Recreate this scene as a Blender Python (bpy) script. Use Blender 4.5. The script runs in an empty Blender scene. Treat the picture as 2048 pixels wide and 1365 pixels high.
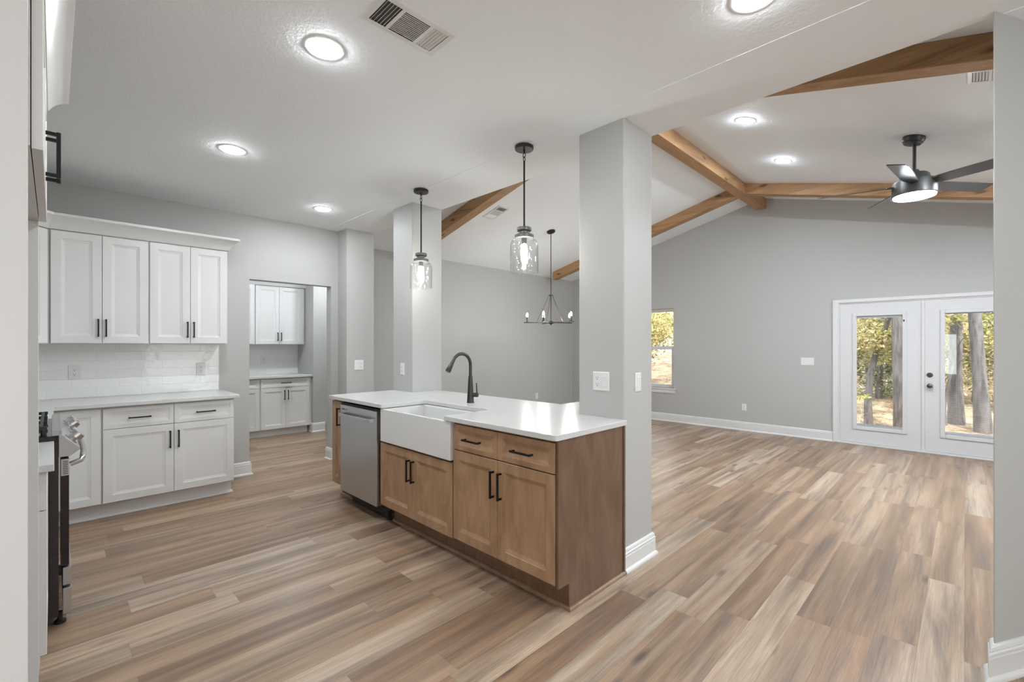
import bpy, math, random
from mathutils import Vector, Matrix
R = math.radians
D = bpy.data
SC = bpy.context.scene
COL = SC.collection

# ------------------------------------------------------------------ camera
F_PX = 912.46                      # focal length in pixels of a 2048 px wide frame
CAM_H = 1.36
YAW = R(44.818)                    # view direction measured from +X towards +Y
cd = D.cameras.new('camera'); cam = D.objects.new('camera', cd); COL.objects.link(cam)
cd.sensor_fit = 'HORIZONTAL'; cd.sensor_width = 36.0
cd.lens = F_PX / 2048 * 36
cd.shift_y = (691.8 - 682.5) / 2048
cd.clip_start = 0.03; cd.clip_end = 200
cam.location = (0, 0, CAM_H)
cam.rotation_euler = (R(90), 0, YAW - R(90))
SC.camera = cam

# ------------------------------------------------------------------ light and exposure
EXPOSURE = 0.42
CAN_W, VAULT_CAN_W, FAN_W, PENDANT_W, CANDLE_W = 11.0, 22.0, 24.0, 4.2, 3.2
SKY_STRENGTH, SUN_STRENGTH = 3.2, 4.2
vs = SC.view_settings
vs.view_transform = 'Standard'; vs.look = 'None'; vs.gamma = 1.0; vs.exposure = EXPOSURE
vs.use_curve_mapping = False
w = D.worlds.new('sky'); SC.world = w; w.use_nodes = True
bg = w.node_tree.nodes['Background']; bg.inputs[0].default_value = (0.98, 0.985, 0.985, 1); bg.inputs[1].default_value = SKY_STRENGTH
sd = D.lights.new('sun', 'SUN'); sd.energy = SUN_STRENGTH; sd.angle = R(0.6); sd.color = (1.0, 0.93, 0.80)
sun = D.objects.new('sun', sd); COL.objects.link(sun)
sun.rotation_euler = Vector((0.42, 0.28, -0.86)).to_track_quat('-Z', 'Y').to_euler()
SC.cycles.use_denoising = True
SC.cycles.max_bounces = 10; SC.cycles.diffuse_bounces = 7; SC.cycles.glossy_bounces = 4
SC.cycles.transparent_max_bounces = 16; SC.cycles.transmission_bounces = 6
SC.cycles.sample_clamp_indirect = 4.0
SC.cycles.caustics_reflective = False; SC.cycles.caustics_refractive = False

# ------------------------------------------------------------------ materials
class NT:
    def __init__(s, name):
        s.m = D.materials.new(name); s.m.use_nodes = True
        s.t = s.m.node_tree; s.b = s.t.nodes['Principled BSDF']; s.out = s.t.nodes['Material Output']
    def n(s, typ, **kw):
        nd = s.t.nodes.new(typ)
        for k, v in kw.items(): setattr(nd, k, v)
        return nd
    def put(s, sock, v):
        if isinstance(v, bpy.types.NodeSocket): s.t.links.new(v, sock)
        elif v is not None:
            if isinstance(v, (tuple, list)) and len(v) == 3 and sock.type == 'RGBA': v = (*v, 1)
            sock.default_value = v
    def math(s, op, a, b=None, c=None, clamp=False):
        nd = s.n('ShaderNodeMath', operation=op); nd.use_clamp = clamp
        s.put(nd.inputs[0], a); s.put(nd.inputs[1], b); s.put(nd.inputs[2], c)
        return nd.outputs[0]
    def mix(s, f, a, b, blend='MIX'):
        nd = s.n('ShaderNodeMix', data_type='RGBA', blend_type=blend)
        s.put(nd.inputs[0], f); s.put(nd.inputs[6], a); s.put(nd.inputs[7], b)
        return nd.outputs[2]
    def coord(s, out='Object'): return s.n('ShaderNodeTexCoord').outputs[out]
    def xyz(s, v):
        nd = s.n('ShaderNodeSeparateXYZ'); s.put(nd.inputs[0], v); return nd.outputs
    def vec(s, x, y, z):
        nd = s.n('ShaderNodeCombineXYZ'); s.put(nd.inputs[0], x); s.put(nd.inputs[1], y); s.put(nd.inputs[2], z); return nd.outputs[0]
    def scale(s, v, sc, loc=(0, 0, 0)):
        nd = s.n('ShaderNodeMapping'); s.put(nd.inputs['Vector'], v); nd.inputs['Scale'].default_value = sc; nd.inputs['Location'].default_value = loc
        return nd.outputs[0]
    def noise(s, v, scale=1, detail=2, rough=.5, dist=0):
        nd = s.n('ShaderNodeTexNoise'); s.put(nd.inputs['Vector'], v)
        nd.inputs['Scale'].default_value = scale; nd.inputs['Detail'].default_value = detail
        nd.inputs['Roughness'].default_value = rough; nd.inputs['Distortion'].default_value = dist
        return nd.outputs[0]
    def ramp(s, f, stops, interp='LINEAR'):
        nd = s.n('ShaderNodeValToRGB'); s.put(nd.inputs[0], f); cr = nd.color_ramp; cr.interpolation = interp
        while len(cr.elements) < len(stops): cr.elements.new(.5)
        for e, (p, c) in zip(cr.elements, stops):
            e.position = p; e.color = (*c, 1) if not isinstance(c, (int, float)) else (c, c, c, 1)
        return nd.outputs[0]
    def bump(s, h, strength, dist=.01):
        nd = s.n('ShaderNodeBump'); nd.inputs['Strength'].default_value = strength; nd.inputs['Distance'].default_value = dist
        s.put(nd.inputs['Height'], h); s.put(s.b.inputs['Normal'], nd.outputs[0]); return nd.outputs[0]
    def set(s, color=None, rough=None, metal=None, coat=None, spec=None):
        s.put(s.b.inputs['Base Color'], color); s.put(s.b.inputs['Roughness'], rough); s.put(s.b.inputs['Metallic'], metal)
        s.put(s.b.inputs['Coat Weight'], coat); s.put(s.b.inputs['Specular IOR Level'], spec)
        return s

def plain(name, color, rough=.5, metal=0, coat=None, spec=None, nscale=None, nstr=.1, ndist=.002):
    t = NT(name).set(color, rough, metal, coat, spec)
    if nscale: t.bump(t.noise(t.coord(), nscale, 3), nstr, ndist)
    return t.m
M = {}
M['wall'] = plain('wall_paint', (.445, .444, .428), .55, nscale=140, nstr=.25, ndist=.002)
def mk_ceiling():
    t = NT('ceiling_paint').set((.86, .90, .93), .75)
    c = t.coord()
    h = t.ramp(t.noise(c, 55, 4, .55), [(.45, 0.0), (.62, 1.0)])
    t.bump(h, .22, .003)
    return t.m
M['ceiling'] = mk_ceiling()
M['trim'] = plain('white_trim_paint', (.67, .67, .66), .35)
M['cabinet'] = plain('white_cabinet_paint', (.68, .68, .67), .34, nscale=30, nstr=.02)
M['crack'] = plain('cabinet_shadow_gap', (.10, .095, .09), .8)
M['plate'] = plain('white_plastic', (.72, .72, .71), .3)
M['slot'] = plain('dark_slot', (.04, .04, .04), .6)
M['black'] = plain('matte_black_metal', (.018, .017, .017), .42, .6, nscale=60, nstr=.02)
M['bronze'] = plain('dark_bronze_metal', (.045, .043, .042), .4, .75, nscale=60, nstr=.02)
M['pewter'] = plain('brushed_dark_metal', (.15, .15, .145), .42, .6, nscale=200, nstr=.05)
M['fan'] = plain('fan_housing_metal', (.11, .11, .108), .40, .7, nscale=60, nstr=.02)
M['blade'] = plain('fan_blade_finish', (.085, .08, .078), .28, .15, nscale=90, nstr=.03)
M['knob'] = plain('aged_bronze_knob', (.13, .12, .11), .3, .9, nscale=60, nstr=.02)
M['range_dark'] = plain('range_enamel', (.030, .024, .026), .35, .2, nscale=60, nstr=.02)
M['glass_black'] = plain('black_oven_glass', (.02, .015, .017), .06, 0, nscale=10, nstr=.005)
M['rubber'] = plain('black_plastic', (.012, .012, .012), .5, nscale=60, nstr=.02)
M['cast'] = plain('cast_iron', (.03, .03, .031), .55, .3, nscale=120, nstr=.15)
M['sink'] = plain('white_fireclay', (.70, .70, .69), .07, nscale=6, nstr=.01)
M['door_paint'] = plain('white_door_paint', (.64, .64, .64), .3, nscale=30, nstr=.02)
M['slat'] = plain('blind_slat', (.52, .53, .55), .5)
M['screw'] = plain('grey_screw', (.45, .45, .45), .4, .5)
M['duct'] = plain('duct_shadow_grey', (.10, .10, .10), .8)
M['copper'] = plain('copper', (.5, .22, .1), .3, 1)
def mk_steel():
    t = NT('brushed_steel').set((.56, .565, .58), .30, 1.0)
    c = t.coord()
    h = t.noise(t.scale(c, (500, 500, 8)), 1, 2)
    t.bump(h, .003, .001)
    t.put(t.b.inputs['Roughness'], t.ramp(t.noise(t.scale(c, (200, 200, 3)), 1, 2), [(.3, .30), (.7, .33)]))
    return t.m
M['steel'] = mk_steel()
def mk_quartz():
    t = NT('white_quartz')
    c = t.coord()
    f = t.ramp(t.noise(c, 260, 2), [(.35, (.565, .565, .555)), (.5, (.60, .60, .59)), (.75, (.63, .63, .62))])
    t.set(f, .20, spec=.38)
    return t.m
M['quartz'] = mk_quartz()
def mk_tile():
    t = NT('white_subway_tile')
    c = t.xyz(t.coord())
    u = t.math('ADD', c[0], c[1])
    br = t.n('ShaderNodeTexBrick'); br.offset = .5; br.squash = 1
    t.put(br.inputs['Vector'], t.vec(t.math('ADD', u, .03), t.math('SUBTRACT', c[2], .919), 0.0))
    br.inputs['Scale'].default_value = 1; br.inputs['Mortar Size'].default_value = .0012; br.inputs['Mortar Smooth'].default_value = .3
    br.inputs['Brick Width'].default_value = .305; br.inputs['Row Height'].default_value = .0775
    br.inputs['Color1'].default_value = (.80, .80, .79, 1); br.inputs['Color2'].default_value = (.83, .83, .82, 1)
    br.inputs['Mortar'].default_value = (.72, .72, .71, 1)
    t.set(br.outputs[0], .08)
    wav = t.noise(t.coord(), 14, 2)
    cell = t.math('MULTIPLY', br.outputs[1], -1.2)
    h = t.math('ADD', t.math('MULTIPLY', wav, .9), cell)
    t.bump(h, .55, .005)
    return t.m
M['tile'] = mk_tile()
def mk_floor():
    t = NT('plank_floor')
    W, L = .1505, 1.22
    c = t.xyz(t.coord())
    yy = t.math('DIVIDE', t.math('ADD', c[1], .004 + 10 * W - .007), W)
    row = t.math('FLOOR', yy); fy = t.math('FRACT', yy)
    wn = t.n('ShaderNodeTexWhiteNoise', noise_dimensions='1D'); t.put(wn.inputs['W'], row)
    xx = t.math('ADD', t.math('DIVIDE', c[0], L), t.math('MULTIPLY', wn.outputs[0], 7.3))
    colm = t.math('FLOOR', xx); fx = t.math('FRACT', xx)
    wn2 = t.n('ShaderNodeTexWhiteNoise', noise_dimensions='2D'); t.put(wn2.inputs['Vector'], t.vec(row, colm, 0.0))
    idv = wn2.outputs[0]; idc = t.xyz(wn2.outputs[1])
    ox = t.math('MULTIPLY', idc[0], 40.0); oy = t.math('MULTIPLY', idc[1], 30.0)
    gx = t.math('ADD', c[0], ox); gy = t.math('ADD', c[1], oy)
    base = t.ramp(idv, [(0.0, (.262, .166, .104)), (.35, (.305, .204, .133)), (.70, (.345, .242, .164)), (.90, (.390, .290, .208)), (1.0, (.430, .338, .255))])
    # broad tone changes along and across a board
    n1 = t.noise(t.vec(t.math('MULTIPLY', gx, .34), t.math('MULTIPLY', gy, 7.0), 0.0), 1.6, 3, .55, .3)
    tone = t.ramp(n1, [(.32, (.60, .58, .57)), (.43, (.84, .83, .82)), (.56, (1.08, 1.08, 1.08)), (.70, (1.32, 1.33, 1.35))])
    col = t.mix(1.0, base, tone, 'MULTIPLY')
    # warm orange stains
    n2 = t.noise(t.vec(t.math('MULTIPLY', gx, .8), t.math('MULTIPLY', gy, 11.0), 3.0), 1.3, 2)
    col = t.mix(t.math('MULTIPLY', t.ramp(n2, [(.52, 0.0), (.68, 1.0)]), .40), col, (.335, .195, .105))
    # grey streaks that run with the grain
    n3 = t.noise(t.vec(t.math('MULTIPLY', gx, .75), t.math('MULTIPLY', gy, 13.0), 7.0), 1.0, 4, .6, .4)
    col = t.mix(t.math('MULTIPLY', t.ramp(n3, [(.50, 0.0), (.66, 1.0)]), .66), col, (.135, .098, .076))
    # fine grain
    n4 = t.noise(t.vec(t.math('MULTIPLY', gx, 5.0), t.math('MULTIPLY', gy, 150.0), 0.0), 1.0, 4, .65)
    col = t.mix(1.0, col, t.ramp(n4, [(.3, (.76, .75, .74)), (.7, (1.15, 1.15, 1.15))]), 'MULTIPLY')
    # knots
    vo = t.n('ShaderNodeTexVoronoi', feature='F1'); vo.inputs['Scale'].default_value = 1.0
    t.put(vo.inputs['Vector'], t.vec(t.math('MULTIPLY', gx, 1.7), t.math('MULTIPLY', gy, 5.5), 0.0))
    col = t.mix(t.math('MULTIPLY', t.ramp(vo.outputs[0], [(.03, 1.0), (.15, 0.0)]), .75), col, (.055, .042, .038))
    # joints
    ey = t.math('MINIMUM', fy, t.math('SUBTRACT', 1.0, fy)); ex = t.math('MINIMUM', fx, t.math('SUBTRACT', 1.0, fx))
    j = t.math('MINIMUM', t.math('DIVIDE', ey, .008), t.math('DIVIDE', ex, .0011), clamp=True)
    col = t.mix(t.math('MULTIPLY', t.math('SUBTRACT', 1.0, j), .55), col, (.09, .06, .045))
    t.set(col, t.ramp(n4, [(.3, .30), (.7, .40)]), spec=.42)
    t.bump(t.math('ADD', t.math('MULTIPLY', n4, .35), j), .10, .0015)
    return t.m
M['floor'] = mk_floor()
def mk_beam():
    t = NT('stained_cedar_beam')
    c = t.xyz(t.coord())
    v = t.vec(t.math('MULTIPLY', c[0], 1.0), t.math('MULTIPLY', c[1], 9.0), t.math('MULTIPLY', c[2], 9.0))
    n = t.noise(v, 1.1, 4, .6, 1.2)
    n2 = t.noise(t.vec(t.math('MULTIPLY', c[0], 4.0), t.math('MULTIPLY', c[1], 90.0), t.math('MULTIPLY', c[2], 90.0)), 1, 3)
    col = t.ramp(n, [(.25, (.22, .125, .058)), (.45, (.36, .205, .098)), (.6, (.43, .255, .125)), (.8, (.30, .205, .115))])
    col = t.mix(1.0, col, t.ramp(n2, [(.3, (.85, .84, .82)), (.7, (1.1, 1.1, 1.1))]), 'MULTIPLY')
    vo = t.n('ShaderNodeTexVoronoi', feature='F1'); vo.inputs['Scale'].default_value = 1.0
    t.put(vo.inputs['Vector'], t.vec(t.math('MULTIPLY', c[0], 2.1), t.math('MULTIPLY', c[1], 6.0), t.math('MULTIPLY', c[2], 6.0)))
    col = t.mix(t.math('MULTIPLY', t.ramp(vo.outputs[0], [(.05, 1.0), (.16, 0.0)]), .8), col, (.045, .02, .01))
    t.set(col, .6); t.bump(n2, .1, .002)
    return t.m
M['beam'] = mk_beam()
def mk_maple(name, k, kk=(1, 1, 1)):
    t = NT(name)
    c = t.coord()
    n = t.noise(t.scale(c, (6, 6, 2.2)), 1.5, 4, .6, .8)
    n2 = t.noise(t.scale(c, (60, 60, 5)), 1.0, 3)
    cc = lambda r, g, b: (r * k * kk[0], g * k * kk[1], b * k * kk[2])
    col = t.ramp(n, [(.3, cc(.250, .141, .072)), (.5, cc(.325, .193, .103)), (.7, cc(.385, .245, .139))])
    col = t.mix(1.0, col, t.ramp(n2, [(.3, (.93, .92, .91)), (.7, (1.05, 1.05, 1.05))]), 'MULTIPLY')
    t.set(col, .33); t.bump(n2, .03, .001)
    return t.m
M['maple'] = mk_maple('stained_maple', 1.10, (1, 1.01, 1.06))
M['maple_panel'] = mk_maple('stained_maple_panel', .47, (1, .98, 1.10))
M['shoe'] = mk_maple('stained_shoe_molding', .72, (1, 1.03, 1.12))
def emit(name, color, strength):
    t = NT(name); t.b.inputs['Base Color'].default_value = (.9, .9, .9, 1)
    t.b.inputs['Emission Color'].default_value = (*color, 1); t.b.inputs['Emission Strength'].default_value = strength
    return t.m
A_CAN = math.pi * .068 ** 2
M['can'] = emit('led_disc', (.945, 1.0, 1.05), CAN_W / (math.pi * A_CAN))
M['vault_can'] = emit('vault_led_disc', (.91, 1.0, 1.11), VAULT_CAN_W / (math.pi * A_CAN))
M['fan_light'] = emit('fan_light_lens', (.91, 1.0, 1.11), FAN_W / (math.pi * math.pi * .145 ** 2))
M['bulb'] = emit('pendant_bulb_glow', (.98, .98, .92), PENDANT_W / (math.pi * .0105))
M['candle_bulb'] = emit('candle_bulb_glow', (.98, .98, .92), CANDLE_W / (math.pi * .0032))
def mk_glass(name, tint, refl=1.0, bumps=0, rough=0.0, ior=1.45):
    t = NT(name); t.t.nodes.remove(t.b)
    tr = t.n('ShaderNodeBsdfTransparent'); tr.inputs[0].default_value = (*tint, 1)
    gl = t.n('ShaderNodeBsdfGlossy'); gl.inputs['Roughness'].default_value = rough; gl.inputs[0].default_value = (1, 1, 1, 1)
    lw = t.n('ShaderNodeLayerWeight'); lw.inputs[0].default_value = .5
    frv = t.math('ADD', t.math('MULTIPLY', t.math('POWER', lw.outputs['Facing'], 5.0), .90), .045)
    if bumps:
        b = t.n('ShaderNodeBump'); b.inputs['Strength'].default_value = .35; b.inputs['Distance'].default_value = .004
        vo = t.n('ShaderNodeTexVoronoi'); vo.inputs['Scale'].default_value = bumps; t.put(vo.inputs['Vector'], t.coord())
        t.put(b.inputs['Height'], t.math('ADD', t.ramp(vo.outputs[0], [(.06, 1.0), (.2, 0.0)]), t.noise(t.coord(), 12, 2)))
        t.put(gl.inputs['Normal'], b.outputs[0]); t.put(lw.inputs['Normal'], b.outputs[0])
    mx = t.n('ShaderNodeMixShader'); t.put(mx.inputs[0], t.math('MULTIPLY', frv, refl, clamp=True))
    t.put(mx.inputs[1], tr.outputs[0]); t.put(mx.inputs[2], gl.outputs[0]); t.put(t.out.inputs[0], mx.outputs[0])
    return t.m
M['pane'] = mk_glass('window_glass', (.97, .98, .98), 1.0)
M['shade'] = mk_glass('seeded_glass', (.97, .972, .972), 1.5, bumps=45)
M['faucet'] = plain('dark_faucet_finish', (.050, .049, .047), .34, .7, nscale=60, nstr=.02)
def mk_bark(name, a, b):
    t = NT(name)
    n = t.noise(t.scale(t.coord(), (9, 9, 1.8)), 1.6, 4, .6, .5)
    t.set(t.ramp(n, [(.35, a), (.65, b)]), .9); t.bump(n, .5, .03)
    return t.m
M['bark'] = mk_bark('grey_pine_bark', (.07, .065, .068), (.21, .195, .20))
M['birch'] = mk_bark('pale_bark', (.42, .40, .38), (.62, .60, .58))
def mk_leaf(name, stops):
    t = NT(name)
    n = t.noise(t.coord('Object'), 2.6, 3, .6)
    g = t.n('ShaderNodeNewGeometry')
    f = t.math('ADD', t.math('MULTIPLY', n, .66), t.math('MULTIPLY', g.outputs['Random Per Island'], .50))
    col = t.ramp(f, stops)  # palest stops put white sun highlights into the leaf colour
    t.set(col, .55)
    t.b.inputs['Subsurface Weight'].default_value = 0
    tl = t.n('ShaderNodeBsdfTranslucent'); t.put(tl.inputs[0], col)
    mx = t.n('ShaderNodeMixShader'); mx.inputs[0].default_value = .35
    t.put(mx.inputs[1], t.b.outputs[0]); t.put(mx.inputs[2], tl.outputs[0]); t.put(t.out.inputs[0], mx.outputs[0])
    return t.m
M['leaf_yellow'] = mk_leaf('autumn_yellow_leaves', [(.28, (.07, .10, .035)), (.44, (.28, .30, .07)), (.58, (.60, .54, .16)), (.72, (.85, .78, .55)), (.9, (.72, .42, .16))])
M['leaf_green'] = mk_leaf('green_leaves', [(.28, (.03, .055, .025)), (.46, (.10, .14, .05)), (.60, (.30, .33, .12)), (.78, (.80, .78, .62))])
M['leaf_orange'] = mk_leaf('orange_leaves', [(.28, (.12, .09, .035)), (.46, (.34, .22, .08)), (.60, (.62, .42, .18)), (.8, (.85, .74, .50))])
def mk_litter():
    t = NT('leaf_litter_ground')
    c = t.coord()
    n = t.noise(c, 2.2, 5, .65); n2 = t.noise(c, 22, 3, .7)
    col = t.ramp(t.math('ADD', t.math('MULTIPLY', n, .55), t.math('MULTIPLY', n2, .45)), [(.36, (.10, .07, .045)), (.46, (.24, .17, .11)), (.55, (.48, .36, .24)), (.66, (.80, .68, .50))])
    t.set(col, .95); t.bump(n2, .6, .05)
    return t.m
M['litter'] = mk_litter()
M['concrete'] = plain('porch_concrete', (.11, .125, .15), .85, nscale=8, nstr=.1)
M['siding'] = plain('outer_wall_paint', (.6, .6, .6), .8, nscale=20, nstr=.05)

# ------------------------------------------------------------------ mesh builder
class MB:
    def __init__(s): s.v = []; s.f = []; s.mi = []; s.cur = 0
    def face(s, idx): s.f.append(idx); s.mi.append(s.cur)
    def box(s, x0, x1, y0, y1, z0, z1):
        b = len(s.v)
        for z in (z0, z1):
            for x, y in ((x0, y0), (x1, y0), (x1, y1), (x0, y1)): s.v.append((x, y, z))
        for q in ((3, 2, 1, 0), (4, 5, 6, 7), (0, 1, 5, 4), (1, 2, 6, 5), (2, 3, 7, 6), (3, 0, 4, 7)):
            s.face([b + i for i in q])
        return s
    def obox(s, c, ax, ay, az, hx, hy, hz):
        """box from centre, unit axes and half sizes"""
        b = len(s.v); c = Vector(c); ax, ay, az = Vector(ax) * hx, Vector(ay) * hy, Vector(az) * hz
        for k in (-1, 1):
            for i, j in ((-1, -1), (1, -1), (1, 1), (-1, 1)): s.v.append(tuple(c + ax * i + ay * j + az * k))
        for q in ((3, 2, 1, 0), (4, 5, 6, 7), (0, 1, 5, 4), (1, 2, 6, 5), (2, 3, 7, 6), (3, 0, 4, 7)):
            s.face([b + i for i in q])
        return s
    def prism(s, poly, fn, a, b):
        """extrude a closed 2D polygon; fn(u, v, t) -> xyz, t from a to b"""
        n = len(poly); k = len(s.v)
        for t in (a, b):
            for (u, v) in poly: s.v.append(tuple(fn(u, v, t)))
        s.face([k + i for i in range(n)][::-1]); s.face([k + n + i for i in range(n)])
        for i in range(n): s.face([k + i, k + (i + 1) % n, k + n + (i + 1) % n, k + n + i])
        return s
    def lathe(s, prof, c=(0, 0, 0), n=32, axis='z', cap=True):
        """revolve (radius, height) pairs"""
        k = len(s.v)
        def pt(r, h, a):
            x, y = r * math.cos(a), r * math.sin(a)
            if axis == 'z': p = (x, y, h)
            elif axis == 'x': p = (h, x, y)
            else: p = (x, h, y)
            return (p[0] + c[0], p[1] + c[1], p[2] + c[2])
        for (r, h) in prof:
            for i in range(n): s.v.append(pt(r, h, 2 * math.pi * i / n))
        for j in range(len(prof) - 1):
            for i in range(n):
                a, b2 = k + j * n + i, k + j * n + (i + 1) % n
                s.face([a, b2, b2 + n, a + n])
        if cap:
            s.face([k + i for i in range(n)][::-1]); s.face([k + (len(prof) - 1) * n + i for i in range(n)])
        return s
    def tube(s, pts, rad, n=12, cap=True):
        """tube through points, radius a number or list"""
        pts = [Vector(p) for p in pts]; k = len(s.v); m = len(pts)
        rads = rad if isinstance(rad, (list, tuple)) else [rad] * m
        up = None
        for i, p in enumerate(pts):
            t = (pts[min(i + 1, m - 1)] - pts[max(i - 1, 0)]).normalized()
            if up is None:
                up = Vector((0, 0, 1)) if abs(t.z) < .9 else Vector((1, 0, 0))
            a = (up - t * up.dot(t)).normalized(); bb = t.cross(a); up = a
            for j in range(n):
                th = 2 * math.pi * j / n
                s.v.append(tuple(p + (a * math.cos(th) + bb * math.sin(th)) * rads[i]))
        for i in range(m - 1):
            for j in range(n):
                q, r = k + i * n + j, k + i * n + (j + 1) % n
                s.face([q, r, r + n, q + n])
        if cap: s.face([k + j for j in range(n)][::-1]); s.face([k + (m - 1) * n + j for j in range(n)])
        return s
    def sweep(s, path, prof, closed=False):
        """mitred sweep of a closed profile (offset to the RIGHT of travel, z) along a 2D path"""
        P = [Vector(p) for p in path]; n = len(P); k = len(s.v); m = len(prof)
        def nrm(a, b): d = (b - a).normalized(); return Vector((d.y, -d.x))
        for i, p in enumerate(P):
            if closed: a, b = nrm(P[i - 1], p), nrm(p, P[(i + 1) % n])
            else:
                a = nrm(P[i - 1], p) if i > 0 else nrm(p, P[i + 1]); b = nrm(p, P[i + 1]) if i < n - 1 else a
            mv = (a + b); mv = mv / mv.length; sc = 1 / max(.2, mv.dot(a))
            for (o, z) in prof: s.v.append((p.x + mv.x * o * sc, p.y + mv.y * o * sc, z))
        for i in range(n if closed else n - 1):
            j = (i + 1) % n
            for q in range(m):
                r = (q + 1) % m
                s.face([k + i * m + q, k + i * m + r, k + j * m + r, k + j * m + q])
        if not closed:
            s.face([k + q for q in range(m)]); s.face([k + (n - 1) * m + q for q in range(m)][::-1])
        return s
    def rects(s, O, U, V, N, loops, back=0.0):
        """nested rectangles on a panel: loops of (inset, depth); first loop is the outline. Side walls go to depth=back"""
        O, U, V, N = Vector(O), Vector(U), Vector(V), Vector(N); w_, h_ = U.length, V.length; u, v = U.normalized(), V.normalized()
        k = len(s.v)
        seq = [(0, back)] + loops
        for ins, d in seq:
            i = ins if isinstance(ins, tuple) else (ins, ins)
            for (a, b) in ((i[0], i[1]), (w_ - i[0], i[1]), (w_ - i[0], h_ - i[1]), (i[0], h_ - i[1])):
                s.v.append(tuple(O + u * a + v * b + N * d))
        for L in range(len(seq) - 1):
            for i in range(4):
                a, b = k + L * 4 + i, k + L * 4 + (i + 1) % 4
                s.face([a, b, b + 4, a + 4])
        e = k + (len(seq) - 1) * 4
        s.face([e, e + 1, e + 2, e + 3]); s.face([k + 3, k + 2, k + 1, k])
        return s
    def build(s, name, mat, parent=None, smooth=False, bevel=0, seg=2, loc=None, normals=True, auto=None):
        me = D.meshes.new(name)
        o = D.objects.new(name, me); COL.objects.link(o)
        vv = s.v
        if loc is not None: vv = [(x - loc[0], y - loc[1], z - loc[2]) for x, y, z in s.v]
        me.from_pydata(vv, [], s.f)
        for m_ in (mat if isinstance(mat, (list, tuple)) else [mat]): me.materials.append(m_)
        if isinstance(mat, (list, tuple)):
            for p, i in zip(me.polygons, s.mi): p.material_index = i
        if normals:
            import bmesh
            bm = bmesh.new(); bm.from_mesh(me); bmesh.ops.recalc_face_normals(bm, faces=bm.faces); bm.to_mesh(me); bm.free()
        if smooth:
            for p in me.polygons: p.use_smooth = True
            try: me.set_sharp_from_angle(angle=R(auto or 35))
            except Exception: pass
        if bevel:
            b = o.modifiers.new('bevel', 'BEVEL'); b.width = bevel; b.segments = seg; b.limit_method = 'ANGLE'; b.angle_limit = R(40)
        if loc is not None: o.location = loc
        if parent is not None:
            o.parent = parent
            if parent.parent is None and loc is None: o.location = -Vector(parent.location) if parent.type == 'EMPTY' or parent.get('_org') else (0, 0, 0)
            elif loc is not None: o.location = Vector(loc) - world_loc(parent)
            else: o.location = -world_loc(parent)
        return o

def world_loc(o):
    v = Vector((0, 0, 0))
    while o is not None: v += Vector(o.location); o = o.parent
    return v
def tag(o, label=None, cat=None, group=None, kind=None):
    if label: o['label'] = label
    if cat: o['category'] = cat
    if group: o['group'] = group
    if kind: o['kind'] = kind
    return o
def thing(name, loc, label, cat, group=None, kind=None):
    o = D.objects.new(name, None); COL.objects.link(o); o.location = loc; o.empty_display_size = .1
    return tag(o, label, cat, group, kind)
def struct(name, mb, mat, parent=None, **kw):
    o = mb.build(name, mat, parent, **kw)
    if parent is None: o['kind'] = 'structure'
    return o
def copy_tree(o, parent=None):
    c = o.copy(); COL.objects.link(c)
    if parent is not None: c.parent = parent
    for ch in list(o.children): copy_tree(ch, c)
    return c

# ================================================================== THE SHELL
ZC = 2.735                                   # flat ceiling
XF = 7.81                                    # far living room wall
YR, ZR, SL = 2.25, 3.658, .25                # ridge of the vault
XA, XB = 2.42, 2.765                         # kitchen / living line of columns
YS, YN = YR - (ZR - ZC) / SL, YR + (ZR - ZC) / SL      # low sides of the vault
def vz(y): return ZR - SL * abs(y - YR)

struct('floor', MB().box(-3.4, XF + .12, -3.4, 8.1, -.12, 0), M['floor'])
# kitchen ceiling: a hair lower beyond the drywall joint over the island
cm = MB()
cm.box(-3.4, 2.288, -3.4, 8.1, ZC, ZC + .12)
cm.box(2.288, XB, -3.4, YN, ZC - .0025, ZC + .12)
cm.box(2.288, 3.9, YN + .12, 8.1, ZC, ZC + .12)
cm.box(XB, 3.75, -3.4, YS - .1, ZC - .005, ZC + .12)
cm.prism([(XB, -.083), (XB, YS - .1), (3.75, YS - .1), (3.75, -.58)], lambda u, v, t: (u, v, t), ZC - .005, ZC + .12)
struct('ceiling', cm, M['ceiling'])
vm = MB()
vm.prism([(YN + .12, vz(YN + .12)), (YR, ZR), (YS - .12, vz(YS - .12)), (YS - .12, vz(YS - .12) + .12), (YR, ZR + .12), (YN + .12, vz(YN + .12) + .12)],
         lambda u, v, t: (t, u, v), XB - .12, XF + .12)
struct('ceiling_vault', vm, M['ceiling'])
# gable above the header, seen only from the living room
gm = MB()
gm.prism([(YN, ZC), (YR, ZR), (YS, ZC)], lambda u, v, t: (t, u, v), XB - .11, XB)
struct('wall_header', gm, M['wall'])

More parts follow.
